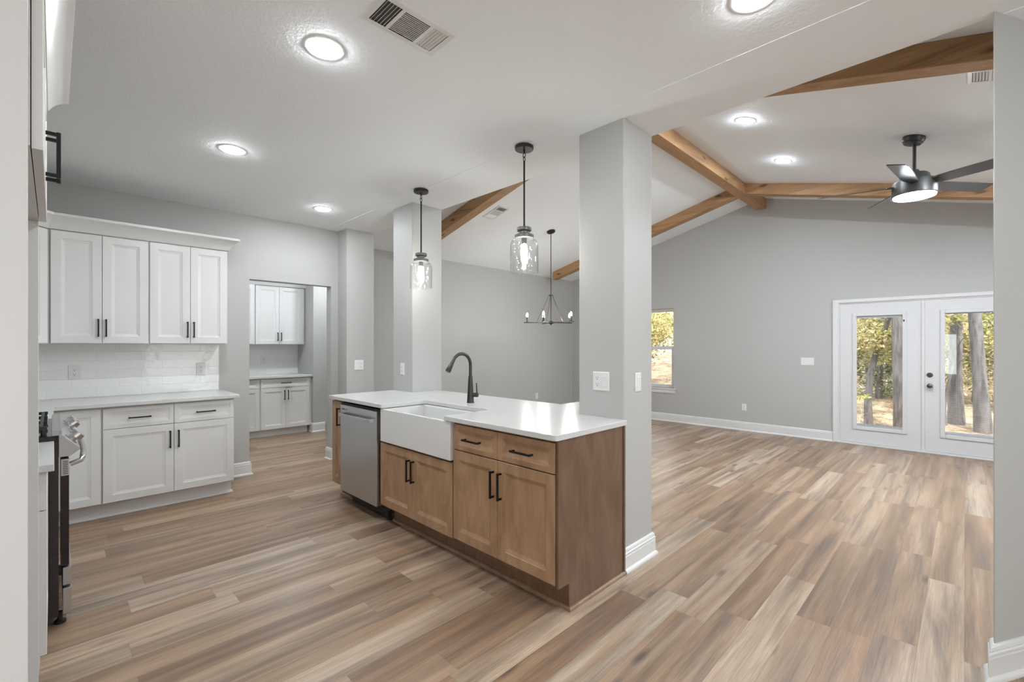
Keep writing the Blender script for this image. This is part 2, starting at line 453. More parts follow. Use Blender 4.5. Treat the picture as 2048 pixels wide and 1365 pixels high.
def wall(name, mb, soft=0):
    o_ = struct(name, mb, M['wall'])
    if soft: b_ = o_.modifiers.new('bevel', 'BEVEL'); b_.width = soft; b_.segments = 3; b_.limit_method = 'ANGLE'; b_.angle_limit = R(40)
    return o_
wall('wall_left', MB().box(-.79, -.67, 1.42, 5.36, 0, ZC))
def holed(axis, p0, p1, a0, a1, ztop, holes):
    """wall slab between p0, p1 across its thickness, along a0..a1, with (a, b, z0, z1) openings"""
    m_ = MB()
    def bx(u0, u1, z0, z1):
        if axis == 'x': m_.box(p0, p1, u0, u1, z0, z1)
        else: m_.box(u0, u1, p0, p1, z0, z1)
    u = a0
    for (h0, h1, z0, z1) in holes:
        bx(u, h0, 0, ztop)
        if z0 > 0: bx(h0, h1, 0, z0)
        bx(h0, h1, z1, ztop); u = h1
    bx(u, a1, 0, ztop); return m_
def added_window(name, axis, p0, p1, a, b, z0, z1, mull):  # windows out of view, added for the daylight they let in
    t_ = thing(name, (0, 0, 0), 'white framed window added out of view for its daylight', 'window', kind='structure')
    m_ = MB()
    q0, q1 = (p0 + p1) / 2 - .03, (p0 + p1) / 2 + .03
    def bx(u0, u1, v0, v1, r0=q0, r1=q1, mm=None):
        mm = mm or m_
        if axis == 'x': mm.box(r0, r1, u0, u1, v0, v1)
        else: mm.box(u0, u1, r0, r1, v0, v1)
    bx(a, a + .05, z0, z1); bx(b - .05, b, z0, z1); bx(a + .05, b - .05, z0, z0 + .05); bx(a + .05, b - .05, z1 - .05, z1)
    for k in range(1, mull): c_ = a + (b - a) * k / mull; bx(c_ - .025, c_ + .025, z0 + .05, z1 - .05)
    fr_ = m_.build('window_frame', M['door_paint'], t_)
    g_ = MB(); bx(a + .05, b - .05, z0 + .05, z1 - .05, (p0 + p1) / 2 - .002, (p0 + p1) / 2 + .002, g_); g_.build('pane', M['pane'], t_)
wall('wall_entry_side', MB().box(-3.4, -.79, 1.42, 1.54, 0, ZC))
wall('wall_entry', holed('x', -3.52, -3.4, -3.4, 1.54, ZC, [(-2.6, -.2, .3, 2.3), (.14, .62, .45, 1.75)]))
added_window('added_window_2', 'x', -3.52, -3.4, -2.6, -.2, .3, 2.3, 3)
added_window('added_window_3', 'x', -3.52, -3.4, .14, .62, .45, 1.75, 1)  # added for the bright patch it reflects in the door glass
wall('wall_behind', holed('y', -3.52, -3.4, -3.4, 3.75, ZC, [(-2.6, -.4, .02, 2.2), (1.6, 3.0, .02, 2.2)]))
added_window('added_window_4', 'y', -3.52, -3.4, -2.6, -.4, .02, 2.2, 2)
added_window('added_window_5', 'y', -3.52, -3.4, 1.6, 3.0, .02, 2.2, 2)
OX0, OX1, OZ = 1.462, 2.335, 2.065
wall('wall_kitchen', MB().box(-.79, OX0, 5.36, 5.48, 0, ZC).box(OX1, XB, 5.36, 5.48, 0, ZC).box(OX0, OX1, 5.36, 5.48, OZ, ZC))
wall('wall_post', MB().box(XA, XB, 5.13, 5.36, 0, ZC))
wall('column_near', MB().box(XA, XB, 1.455, 1.79, 0, ZC + .02), .010)
wall('column_far', MB().box(XA, XB, 3.745, 4.095, 0, ZC + .02), .010)
wall('wall_dining', MB().box(XB, XF + .12, YN, YN + .12, 0, ZC + .02).box(XB - .12, XB, 5.48, YN + .12, 0, ZC))
wall('wall_south', holed('y', YS - .12, YS, 3.75, XF + .12, ZC + .02, [(4.3, 6.9, .6, 2.1)]))
added_window('added_window_6', 'y', YS - .12, YS, 4.3, 6.9, .6, 2.1, 3)  # unseen, added to light the living room
am = MB()
am.prism([(2.715, -.083), (XB, -.083), (3.75, -.58), (3.75, YS - .1), (3.63, YS - .1), (3.63, -.60)], lambda u, v, t: (u, v, t), 0, ZC + .02)
am.prism([(XB, -.083), (3.75, -.58), (3.75, YS - .1), (3.68, YS - .1), (3.68, -.62), (XB, -.15)], lambda u, v, t: (u, v, t), ZC, 3.45)
am.box(3.63, 3.75, -3.4, YS - .1, 0, ZC)
o = wall('wall_right', am)
b = o.modifiers.new('bevel', 'BEVEL'); b.width = .012; b.segments = 3; b.limit_method = 'ANGLE'; b.angle_limit = R(40)
# far gable wall with a window and a door opening
DY0, DY1, DZ = -.515, 1.275, 1.965
WY0, WY1, WZ0, WZ1 = 3.695, 4.61, .592, 2.03
fw_ = MB()
def gseg(y0, y1, z0=0.0):
    ys = [y0] + ([YR] if y0 < YR < y1 else []) + [y1]
    poly = [(y0, z0), (y1, z0)] + [(y, vz(y) + .02) for y in reversed(ys)]
    fw_.prism(poly, lambda u, v, t: (t, u, v), XF, XF + .14)
gseg(YS, DY0); gseg(DY0, DY1, DZ); gseg(DY1, WY0); gseg(WY0, WY1, WZ1); gseg(WY1, YN)
fw_.box(XF, XF + .14, WY0, WY1, 0, WZ0)
wall('wall_far', fw_)
# pantry behind the opening
wall('wall_pantry_rear', MB().box(.3, 2.89, 7.93, 8.05, 0, ZC))
wall('wall_pantry_side', MB().box(2.89, 3.9, 7.28, 8.05, 0, ZC).box(.3, .42, 5.48, 7.93, 0, ZC).box(3.78, 3.9, YN + .12, 7.28, 0, ZC).box(XB, 3.9, YN + .1, YN + .14, 0, ZC))

# baseboards -----------------------------------------------------
BB = [(0, 0), (.030, 0), (.030, .006), (.027, .014), (.020, .020), (.0165, .022), (.0165, .094), (.013, .097), (.0165, .101), (.0165, .112), (.011, .116), (.013, .121), (.010, .133), (.004, .139), (0, .140)]
def baseboard(name, path, closed=False): return struct(name, MB().sweep(path, BB, closed), M['trim'], smooth=True, auto=30)
baseboard('baseboard_near_column', [(2.405, 1.455), (XB, 1.455), (XB, 1.79), (2.44, 1.79)])
baseboard('baseboard_far_column', [(XA, 3.745), (XB, 3.745), (XB, 4.095), (XA, 4.095), (XA, 3.745)][1:4])
baseboard('baseboard_far', [(XF, YN), (XF, 1.335)][0:2])
baseboard('baseboard_dining', [(XB, YN), (XF, YN)])
baseboard('baseboard_post', [(OX1, 5.48), (OX1, 5.36), (XA, 5.36), (XA, 5.13), (XB, 5.13), (XB, YN)])
baseboard('baseboard_kitchen', [(1.175, 5.36), (OX0, 5.36), (OX0, 5.48)])
baseboard('baseboard_pantry', [(2.89, 7.93), (2.89, 7.28), (3.07, 7.28)])
baseboard('baseboard_right', [(3.75, -.58), (XB, -.083), (2.715, -.083), (3.63, -.60), (3.63, -1.5)])
# white casing at the edge of a doorway inside the pantry
struct('trim_1', MB().box(3.10, 3.16, 7.262, 7.28, 0, 2.124), M['trim'], bevel=.003)

# ================================================================== CEILING BEAMS
def beam(p0, p1, width, depth, label):
    """a timber under the ceiling; p0, p1 = ends of the top centre line"""
    a, b_ = Vector(p0), Vector(p1); d = b_ - a; L = d.length; x = d.normalized()
    y = Vector((0, 0, 1)).cross(x).normalized(); z = x.cross(y)
    mb = MB().box(0, L, -width / 2, width / 2, -depth, 0)
    o = mb.build('ceiling_beam', M['beam'], bevel=.006)
    o.matrix_world = Matrix(((x.x, y.x, z.x, a.x), (x.y, y.y, z.y, a.y), (x.z, y.z, z.z, a.z), (0, 0, 0, 1)))
    tag(o, label, 'beam', 'stained ceiling beams', 'thing')
    return o
YB = 2.262
mb = MB().prism([(-.072, vz(YB - .072) - YB * 0 - 3.49), (-.072, 0), (.072, 0), (.072, vz(YB + .072) - 3.49), (YR - YB, ZR - 3.49)], lambda u, v, t: (t, u, v), 0, XF - XB - .002)
rb = mb.build('ceiling_beam', M['beam'], bevel=.005); rb.location = (XB + .001, YB, 3.49)
tag(rb, 'stained wooden ridge beam running along the peak of the vaulted ceiling', 'beam', 'stained ceiling beams', 'thing')
def rafter(x0, x1, y_in, y_out, drop, label):
    s = 1 if y_out > YR else -1
    L = (y_out - y_in) * s
    mb = MB().prism([(0, 0), (L, -SL * L), (L, -SL * L - drop), (0, -drop)], lambda u, v, t: (u, t, v), 0, x1 - x0)
    o = mb.build('ceiling_beam', M['beam'], bevel=.005)
    # local x runs outwards (world +-Y), local y runs across
    if s > 0: o.matrix_world = Matrix(((0, 1, 0, x0), (1, 0, 0, y_in), (0, 0, 1, vz(y_in)), (0, 0, 0, 1)))
    else: o.matrix_world = Matrix(((0, 1, 0, x0), (-1, 0, 0, y_in), (0, 0, 1, vz(y_in)), (0, 0, 0, 1)))
    return tag(o, label, 'beam', 'stained ceiling beams', 'thing')
rafter(6.86, 7.0, YB + .073, 5.70, .150, 'wooden rafter beam sloping down left of the ridge, behind the chandelier')
rafter(6.86, 7.0, YB - .073, YS + .02, .150, 'wooden rafter beam right of the ridge, behind the ceiling fan')
rafter(3.60, 3.74, YB + .073, 5.70, .150, 'near wooden rafter beam showing above the far column and the pendants')
rafter(3.60, 3.74, YB - .073, YS + .02, .150, 'near wooden rafter beam at top right, beside the right hand wall')

# ================================================================== LIGHT FITTINGS
def can_light(x, y, z, tilt, label):
    t = thing('recessed_light', (x, y, z), label, 'ceiling light', 'recessed ceiling lights')
    MB().lathe([(.069, 0.0), (.071, -.0035), (.083, -.0035), (.093, -.0015), (.094, 0.0)], n=40, cap=False).build('trim_ring', M['plate'], t, smooth=True).location = (0, 0, 0)
    MB().lathe([(.0005, -.0094), (.058, -.0090), (.066, -.0071), (.069, -.001), (.0005, -.001)], n=32, cap=True).build('diffuser', M['vault_can' if tilt else 'can'], t).location = (0, 0, 0)
    if tilt: t.rotation_euler = (tilt, 0, 0)
    return t
tl = math.atan(SL)
cans = [(.885, 2.101, 'large recessed ceiling light nearest the square air vent'),
        (.888, 3.647, 'recessed ceiling light over the kitchen left of the pendants, middle of its row'),
        (1.914, 4.58, 'small recessed ceiling light nearest the pantry opening'),
        (1.948, .590, 'recessed ceiling light cut off by the top edge of the photo')]
for x, y, l in cans: can_light(x, y, ZC - (.0 if x < 2.288 else .005), 0, l)
for x, y in ((.885, -1.4), (1.948, -1.4), (-1.9, -.6)):  # unseen fittings added to brighten the kitchen
    can_light(x, y, ZC, 0, 'added recessed ceiling light, unseen behind the viewer')
for x, y, l in ((4.545, 1.452, 'recessed light on the vaulted ceiling above the ridge beam end'), (5.854, 1.471, 'recessed light on the vaulted ceiling between the ridge beam and the fan')):
    can_light(x, y, vz(y), tl, l)
for x, y in ((4.545, -.72), (5.854, -.72)): can_light(x, y, vz(y), tl, 'added recessed light on the vaulted ceiling, unseen beyond the right hand wall')  # out of view, added to brighten the living room
can_light(1.35, 6.6, ZC, 0, 'added unseen recessed light on the pantry ceiling, left of the opening')  # pantry fittings are out of view, added to light the pantry
can_light(2.30, 6.5, ZC, 0, 'added unseen recessed light on the pantry ceiling, middle of its row')
can_light(3.2, 6.7, ZC, 0, 'added unseen recessed light on the pantry ceiling, right end of its row')

def pendant(x, y, label):
    zc = ZC - .005
    t = thing('pendant_light', (x, y, zc), label, 'pendant light', 'seeded glass island pendants')
    t['_'] = 0; del t['_']
    def P(mb, name, mat, **kw):
        o = mb.build(name, mat, t, **kw); o.location = (0, 0, 0); return o
    P(MB().lathe([(.001, 0), (.064, 0), (.064, -.018), (.060, -.022), (.001, -.022)], n=40), 'canopy', M['bronze'], smooth=True)
    k = MB(); k.tube([(0, 0, -.02), (0, 0, -.045)], .007, 10)
    ring = [(0, .011 * math.cos(a), -.058 + .016 * math.sin(a)) for a in [2 * math.pi * i / 18 for i in range(19)]]
    k.tube(ring, .0028, 8)
    ring = [(.009 * math.cos(a), 0, -.085 + .016 * math.sin(a)) for a in [2 * math.pi * i / 18 for i in range(19)]]
    k.tube(ring, .0028, 8)
    P(k, 'hanging_loop', M['bronze'], smooth=True)
    P(MB().tube([(0, 0, -.098), (0, 0, -.57)], .0065, 12), 'rod', M['black'], smooth=True)
    P(MB().lathe([(.001, -.555), (.047, -.557), (.050, -.561), (.050, -.578), (.047, -.582), (.036, -.585), (.034, -.592), (.036, -.600), (.060, -.606), (.066, -.610), (.066, -.631), (.001, -.631)], n=40), 'cap', M['pewter'], smooth=True)
    g = MB().lathe([(.064, -.632), (.072, -.638), (.088, -.650), (.096, -.668), (.0975, -.690), (.0975, -.868), (.0945, -.868), (.0945, -.690), (.093, -.670), (.085, -.654), (.070, -.642), (.062, -.636)], n=48, cap=False)
    P(g, 'glass_shade', M['shade'], smooth=True)
    P(MB().lathe([(.001, -.631), (.018, -.631), (.018, -.668), (.014, -.672), (.001, -.672)], n=20), 'socket', M['pewter'], smooth=True)
    P(MB().lathe([(.001, -.672), (.012, -.674), (.020, -.695), (.0245, -.720), (.0225, -.745), (.014, -.775), (.011, -.805), (.001, -.815)], n=20), 'bulb', M['bulb'], smooth=True)
    return t
pendant(2.288, 3.403, 'glass jar pendant light in front of the far column')
pendant(2.288, 2.155, 'glass jar pendant light nearer the near column, over the middle of the island')

def chandelier():
    cx, cy = 5.338, 4.470
    t = thing('chandelier', (cx, cy, vz(cy)), 'dark metal candle chandelier with thin bars hanging in the dining area', 'chandelier')
    zt = vz(cy); h = 1.712 - zt
    def P(mb, name, mat, par=None, **kw):
        o = mb.build(name, mat, t if par is None else par, **kw); o.location = (0, 0, 0); return o
    c = P(MB().lathe([(.001, .004), (.064, .004), (.064, -.018), (.058, -.024), (.001, -.024)], n=32), 'canopy', M['bronze'], smooth=True)
    c.rotation_euler = (-tl, 0, 0)
    P(MB().tube([(0, 0, -.01), (0, 0, h)], .006, 10), 'rod', M['bronze'], smooth=True)
    P(MB().lathe([(.001, h + .025), (.02, h + .022), (.046, h + .006), (.050, h - .004), (.030, h - .018), (.010, h - .024), (.006, h - .040), (.001, h - .042)], n=24), 'hub', M['bronze'], smooth=True)
    zu = h + .412
    P(MB().lathe([(.001, zu + .006), (.034, zu + .006), (.034, zu - .006), (.001, zu - .006)], n=20), 'upper_plate', M['bronze'])
    # arm directions measured from the viewer's right hand
    for deg in (184, 112, 256, 40, 328):
        a = YAW - R(90) + R(360 - deg)
        d = Vector((math.cos(a), math.sin(a), 0)); n_ = Vector((-d.y, d.x, 0)); U = Vector((0, 0, 1))
        arm = P(MB().obox(d * .205 + U * h, d, n_, U, .205, .006, .006), 'arm', M['bronze'])
        P(MB().tube([d * .030 + U * zu, d * .215 + U * (h + .006)], .0028, 8), 'brace', M['bronze'])
        P(MB().lathe([(.001, h + .006), (.020, h + .008), (.020, h + .012), (.011, h + .014), (.011, h + .085), (.001, h + .085)], c=d * .36, n=16), 'candle_sleeve', M['bronze'], par=arm, smooth=True)
        P(MB().lathe([(.001, h + .085), (.008, h + .086), (.0155, h + .102), (.0145, h + .120), (.006, h + .142), (.001, h + .15)], c=d * .36, n=12), 'bulb', M['candle_bulb'], par=arm, smooth=True)
    return t
chandelier()

def ceiling_fan():
    cx, cy = 5.28, .315
    zt = vz(cy)
    t = thing('ceiling_fan', (cx, cy, zt), 'dark five blade ceiling fan with a round light hanging from the vaulted ceiling', 'ceiling fan')
    def P(mb, name, mat, par=None, **kw):
        o = mb.build(name, mat, t if par is None else par, **kw); o.location = (0, 0, 0); return o
    c = P(MB().lathe([(.001, .006), (.078, .006), (.080, -.020), (.072, -.045), (.066, -.048), (.060, -.062), (.001, -.068)], n=36), 'canopy', M['bronze'], smooth=True)
    c.rotation_euler = (tl, 0, 0)
    P(MB().tube([(0, 0, -.03), (0, 0, -.315)], .0135, 16), 'downrod', M['bronze'], smooth=True)
    z0 = 2.885 - zt
    P(MB().lathe([(.001, z0), (.030, z0), (.036, z0 - .015), (.046, z0 - .030), (.088, z0 - .035), (.102, z0 - .050), (.110, z0 - .085), (.118, z0 - .095), (.150, z0 - .100), (.153, z0 - .110), (.153, z0 - .215), (.148, z0 - .222), (.001, z0 - .222)], n=48), 'motor_housing', M['fan'], smooth=True)
    P(MB().lathe([(.001, z0 - .223), (.144, z0 - .223), (.142, z0 - .232), (.10, z0 - .238), (.001, z0 - .240)], n=40), 'light_lens', M['fan_light'], smooth=True)
    zb = z0 - .128
    for k in range(5):
        a = R(31 + 72 * k)
        d = Vector((math.cos(a), math.sin(a), 0)); s_ = Vector((-d.y, d.x, 0)); pit = R(-15)
        sv = s_ * math.cos(pit) + Vector((0, 0, 1)) * math.sin(pit); nv = d.cross(sv)
        mb = MB()
        prof = [(.145, -.048, .048), (.20, -.058, .058), (.40, -.063, .065), (.64, -.066, .068), (.69, -.066, .052)]
        k0 = len(mb.v)
        for sg in (1, -1):
            for (r, a0, a1) in prof:
                for q in (a0, a1): mb.v.append(tuple(d * r + sv * q + nv * .004 * sg + Vector((0, 0, zb))))
        n_ = len(prof)
        for i in range(n_ - 1):
            x = k0 + 2 * i; y = x + 2 * n_
            mb.face([x, x + 2, x + 3, x + 1]); mb.face([y, y + 1, y + 3, y + 2])
            mb.face([x, y, y + 2, x + 2]); mb.face([x + 1, x + 3, y + 3, y + 1])
        mb.face([k0, k0 + 1, k0 + 1 + 2 * n_, k0 + 2 * n_]); e = k0 + 2 * (n_ - 1); mb.face([e, e + 2 * n_, e + 1 + 2 * n_, e + 1])
        bl = P(mb, 'blade', M['blade'])
        P(MB().obox(d * .150 + Vector((0, 0, zb)), d, sv, nv, .040, .028, .009), 'blade_bracket', M['fan'], par=bl, bevel=.003)
    return t
ceiling_fan()

# ------------------------------------------------------------------ air vents
def vent(loc, rot, label, L=.37, Wd=.21):
    """three section register, long side on local x, faces local -z"""
    t = thing('air_vent', loc, label, 'air vent', 'white ceiling registers'); t.rotation_euler = (Matrix.Rotation(rot[0], 3, 'X') @ Matrix.Rotation(rot[2], 3, 'Z')).to_euler()
    def P(mb, name, mat, **kw):
        o = mb.build(name, mat, t, **kw); o.location = (0, 0, 0); return o
    f = MB(); a, b2 = L / 2, Wd / 2; ia, ib = a - .028, b2 - .028
    f.rects((-a, -b2, 0), (L, 0, 0), (0, Wd, 0), (0, 0, -1), [(0, .002), (.006, .006)], 0.0)
    f.f.pop(-2); f.mi.pop()
    k = len(f.v)
    # open inner border ring
    for x, y in ((-a + .006, -b2 + .006), (a - .006, -b2 + .006), (a - .006, b2 - .006), (-a + .006, b2 - .006)): f.v.append((x, y, -.006))
    for x, y in ((-ia, -ib), (ia, -ib), (ia, ib), (-ia, ib)): f.v.append((x, y, -.006))
    for i in range(4): f.face([k + i, k + (i + 1) % 4, k + 4 + (i + 1) % 4, k + 4 + i])
    s1, s2 = -ia + .075, ia - .075
    f.box(s1, s1 + .016, -ib, ib, -.006, -.004); f.box(s2 - .016, s2, -ib, ib, -.006, -.004)
    P(f, 'frame', M['plate'], normals=False)
    P(MB().box(-ia, ia, -ib, ib, -.0008, -.0003), 'duct_shade_sheet', M['duct'])  # dark sheet standing in for the shade inside the duct
    l = MB()
    for i in range(5):
        x = -ia + .008 + i * .0145
        l.obox((x, 0, -.004), (math.cos(1.1), 0, math.sin(1.1)), (0, 1, 0), (-math.sin(1.1), 0, math.cos(1.1)), .0035, ib, .0006)
    for i in range(14):
        y = -ib + .006 + i * (2 * ib - .012) / 13
        l.obox(((s1 + s2) / 2, y, -.004), (1, 0, 0), (0, math.cos(.42), math.sin(.42)), (0, -math.sin(.42), math.cos(.42)), (s2 - s1) / 2 - .017, .0060, .0006)
    for i in range(5):
        x = s2 + .008 + i * .0145
        l.obox((x, 0, -.004), (math.cos(.35), 0, -math.sin(.35)), (0, 1, 0), (math.sin(.35), 0, math.cos(.35)), .0056, ib, .0006)
    P(l, 'louvers', M['plate'])
    return t
vent((1.082, 1.695, ZC), (0, 0, 0), 'white ceiling air vent on the flat kitchen ceiling at the top of the photo', .36, .20)
vent((4.13, 4.40, vz(4.40) - .001), (-tl, 0, R(90)), 'small white air vent on the vault beside the near left rafter', .34, .20)
vent((4.16, -.17, vz(-.17) - .001), (tl, 0, R(90)), 'white air vent on the vault cut off by the right hand wall', .34, .20)

# ================================================================== CABINET PARTS
def panel_front(O, U, V, N, th=.020, fr=.056, drawer=False, sink=.0115):
    mb = MB()
    fr = .030 if drawer else fr
    mb.rects(O, U, V, N, [(0, th - .0015), (.0015, th), (fr, th), (fr + .002, th - .003), (fr + (.025 if drawer else .021), th - sink), (fr + (.0265 if drawer else .0225), th - sink)], 0.0)
    return mb
def pull(c, along, N, length=.150, stand=.034, sec=.0052):
    """square bar pull; c = centre on the face"""
    c, a, n_ = Vector(c), Vector(along).normalized(), Vector(N).normalized(); s_ = a.cross(n_)
    mb = MB()
    mb.obox(c + n_ * (stand - sec), a, s_, n_, length / 2, sec, sec)
    for k in (-1, 1): mb.obox(c + a * k * (length / 2 - sec * 1.4) + n_ * (stand / 2 - sec), a, s_, n_, sec, sec, stand / 2 - sec)
    return mb
wc_mat = M['cabinet']
def door(cab, O, U, V, N, mat, handle=None, drawer=False, name=None, hlen=.150, fr=.056, th=.020):
    o = panel_front(O, U, V, N, drawer=drawer, fr=fr, th=th, sink=.0075 if mat is wc_mat else .0115).build(name or ('drawer' if drawer else 'door'), mat, cab)
    if handle is not None:
        c, along = handle
        h = pull(Vector(c) + Vector(N) * th, along, N, hlen).build('handle', M['black'], o, bevel=.0012)
        h.location = (0, 0, 0) if True else None
    return o

# island: door faces look towards -X
XD, XBX = 1.777, 1.797             # door face plane, carcase front
TOE, TOP = .125, .884
mp = M['maple']
def isl_door(cab, y0, y1, z0, z1, handle=None, drawer=False, hlen=.150):
    return door(cab, (XBX, y0 + .0015, z0), (0, y1 - y0 - .003, 0), (0, 0, z1 - z0), (-1, 0, 0), mp, handle, drawer, hlen=hlen)
def isl_cab(y0, y1, label, toe=True):
    c = thing('base_cabinet', (XBX, y0, 0), label, 'cabinet', 'stained island base cabinets')
    mb = MB().box(XBX, XA - .012, y0, y1, TOE, TOP)
    mb.build('body', M['maple_panel'], c)
    if toe: MB().box(1.872, 1.885, y0, y1, 0, TOE).build('toe_kick', M['maple_panel'], c)
    return c
c = isl_cab(1.459, 2.292, 'wooden base cabinet with two drawers over two doors at the near end of the island')
isl_door(c, 1.462, 1.884, .712, .868, ((XBX, 1.682, .786), (0, 1, 0)), True)
isl_door(c, 1.884, 2.288, .712, .868, ((XBX, 2.096, .786), (0, 1, 0)), True)
isl_door(c, 1.462, 1.884, .150, .706, ((XBX, 1.853, .568), (0, 0, 1)), False, .155)
isl_door(c, 1.884, 2.288, .150, .706, ((XBX, 1.914, .568), (0, 0, 1)), False, .155)
c = thing('base_cabinet', (XBX, 2.294, 0), 'wooden sink base cabinet with two short doors under the white apron sink', 'cabinet', 'stained island base cabinets')
MB().box(XBX, XA - .012, 2.294, 3.196, TOE, .618).box(XBX, XA - .012, 2.294, 2.300, .618, TOP).box(XBX, XA - .012, 3.172, 3.196, .618, TOP).build('body', M['maple_panel'], c)
MB().box(1.872, 1.885, 2.294, 3.150, 0, TOE).build('toe_kick', M['maple_panel'], c)
isl_door(c, 2.297, 2.756, .142, .617, ((XBX, 2.782 - .052, .478), (0, 0, 1)), False, .155)
isl_door(c, 2.756, 3.194, .142, .617, ((XBX, 2.785, .478), (0, 0, 1)), False, .155)
c = isl_cab(3.868, 4.055, 'narrow wooden base cabinet at the far end of the island, left of the dishwasher')
isl_door(c, 3.870, 4.052, .142, .868, ((XBX, 3.895, .735), (0, 0, 1)), False, .155)
# side panel that closes the near end
c = MB().prism([(XD + .004, TOE + .012), (1.868, TOE + .012), (1.868, 0), (2.404, 0), (2.404, TOP), (XD + .004, TOP)], lambda u, v, t: (u, t, v), 1.443, 1.457).build('end_panel', M['maple_panel'], bevel=.0015)
tag(c, 'flat dark stained wooden panel closing the near end of the island', 'panel')
e2 = MB().box(2.388, 2.404, 1.436, 1.4425, 0, TOP).build('corner_strip', M['maple_panel'], c); e2.location = (0, 0, 0)
# shoe moulding along the toe kick and the end panel
QR = [(0, 0), (.016, 0), (.015, .007), (.011, .013), (.005, .017), (0, .019)]
s_ = MB().sweep([(1.8715, 3.150), (1.8715, 1.4425), (2.404, 1.4425)], [(-o_, z_) for o_, z_ in QR][::-1] if False else [(o_, z_) for o_, z_ in QR]).build('shoe_molding', M['shoe'], smooth=True)
tag(s_, 'thin stained shoe molding along the floor around the near corner of the island', 'molding')
s_ = MB().sweep([(1.8715, 4.055), (1.8715, 3.80)], QR).build('shoe_molding', M['shoe'], smooth=True)
tag(s_, 'short piece of stained shoe molding left of the dishwasher', 'molding')

# dishwasher
dw = thing('dishwasher', (1.76, 3.53, 0), 'stainless steel dishwasher with a bowed bar handle built into the island', 'dishwasher')
MB().box(1.800, 2.38, 3.200, 3.862, .10, .862).build('tub_body', M['rubber'], dw)
MB().box(1.752, 1.800, 3.212, 3.832, .118, .852).build('door', [M['steel']], dw, bevel=.003)
dwd = dw.children[-1]
MB().box(1.788, 1.800, 3.205, 3.845, .853, .862).build('top_strip', M['rubber'], dw)
MB().box(1.845, 1.860, 3.165, 3.800, .004, .105).box(1.83, 1.845, 3.170, 3.195, .01, .07).build('kick_plate', M['rubber'], dw)
hp = [(1.752, 3.262, .775), (1.727, 3.264, .775), (1.716, 3.30, .775), (1.706, 3.42, .777), (1.703, 3.53, .778), (1.706, 3.64, .777), (1.716, 3.765, .775), (1.727, 3.80, .775), (1.752, 3.802, .775)]
hm = MB()
for i in range(len(hp) - 1):
    a_, b_ = Vector(hp[i]), Vector(hp[i + 1]); d_ = (b_ - a_); n_ = Vector((0, 0, 1)); s3 = d_.normalized().cross(n_)
    hm.obox((a_ + b_) / 2, d_.normalized(), s3, n_, d_.length / 2 + .003, .0055, .0125)
hh = hm.build('handle', M['steel'], dwd, bevel=.002); hh.location = (0, 0, 0)
# maker's mark: small dark raised marks at the top left of the door
bd = MB()
for k in range(6): bd.box(1.7514, 1.7521, 3.792 - k * .0085, 3.798 - k * .0085, .8145, .8235)
bd.box(1.7514, 1.7521, 3.700, 3.738, .8215, .8240).box(1.7514, 1.7521, 3.700, 3.738, .8140, .8165)
bd.build('maker_badge', M['slot'], dwd).location = (0, 0, 0)

# countertop of the island, cut out for the sink
ct = MB()
X0, Y0_, Y1_ = 1.750, 1.433, 4.078
SX, SY0, SY1 = 2.148, 2.352, 3.135
outline = [(X0, Y0_ + .02), (X0 + .006, Y0_ + .006), (X0 + .02, Y0_), (2.4195, Y0_), (2.4195, 1.7915), (XB + .001, 1.7915), (XB + .001, 1.72), (2.97, 1.72), (2.97, 2.185), (2.725, 2.185), (2.725, 3.7435), (2.4195, 3.7435), (2.4195, Y1_), (X0 + .02, Y1_), (X0 + .006, Y1_ - .006), (X0, Y1_ - .02),
           (X0, SY1), (SX - .02, SY1), (SX - .006, SY1 - .006), (SX, SY1 - .02), (SX, SY0 + .02), (SX - .006, SY0 + .006), (SX - .02, SY0), (X0, SY0)]
ct.prism(outline[::-1], lambda u, v, t: (u, v, t), TOP, .914)
c = ct.build('countertop', M['quartz'], bevel=.003)
tag(c, 'white quartz countertop of the island, wrapping the two columns', 'countertop')

# apron sink
sk = MB()
ax0, ax1, ay0, ay1, az0, az1 = 1.762, 2.165, 2.302, 3.170, .632, .8835
sk.rects((ax0, ay0, az1 - .004), (ax1 - ax0, 0, 0), (0, ay1 - ay0, 0), (0, 0, 1), [(0, 0), (.022, .001), (.030, -.006), (.034, -.215), (.05, -.225)], -(az1 - .004 - az0))
c = sk.build('apron_sink', M['sink'], bevel=.008, seg=3)
tag(c, 'white fireclay farmhouse apron front sink set into the island', 'sink')
MB().lathe([(.001, .6585), (.045, .6585), (.043, .661), (.02, .6600), (.001, .6600)], c=(1.99, 2.74, 0), n=28).build('drain', M['steel'], c, smooth=True).location = (0, 0, 0)

# faucet
fx, fy, fz = 2.299, 2.742, .914
fc = thing('faucet', (fx, fy, fz), 'tall dark metal gooseneck pull-down kitchen faucet behind the sink', 'faucet')
MB().lathe([(.001, 0), (.0285, 0), (.0285, .004), (.027, .012), (.0165, .20), (.0135, .215), (.001, .215)], c=(fx, fy, fz), n=28).build('body', M['faucet'], fc, smooth=True)
pts = [(fx, fy, fz + .19)]
for i in range(0, 8): pts.append((fx, fy, fz + .20 + i * .013))
cxr = .088; zc_ = fz + .295
for i in range(1, 15):
    a = math.pi * i / 16.5
    pts.append((fx - cxr + cxr * math.cos(a), fy, zc_ + cxr * math.sin(a)))
end = Vector(pts[-1]); dr = (Vector(pts[-1]) - Vector(pts[-2])).normalized()
MB().tube(pts, .0125, 14).build('spout', M['faucet'], fc, smooth=True)
MB().tube([end - dr * .004, end + dr * .02, end + dr * .03, end + dr * .095, end + dr * .10], [.0125, .0135, .015, .021, .0185], 18).build('spray_head', M['faucet'], fc, smooth=True)
lv = MB().tube([(fx + .004, fy - .01, fz + .062), (fx + .03, fy - .055, fz + .062)], .0165, 18).build('valve', M['faucet'], fc, smooth=True)
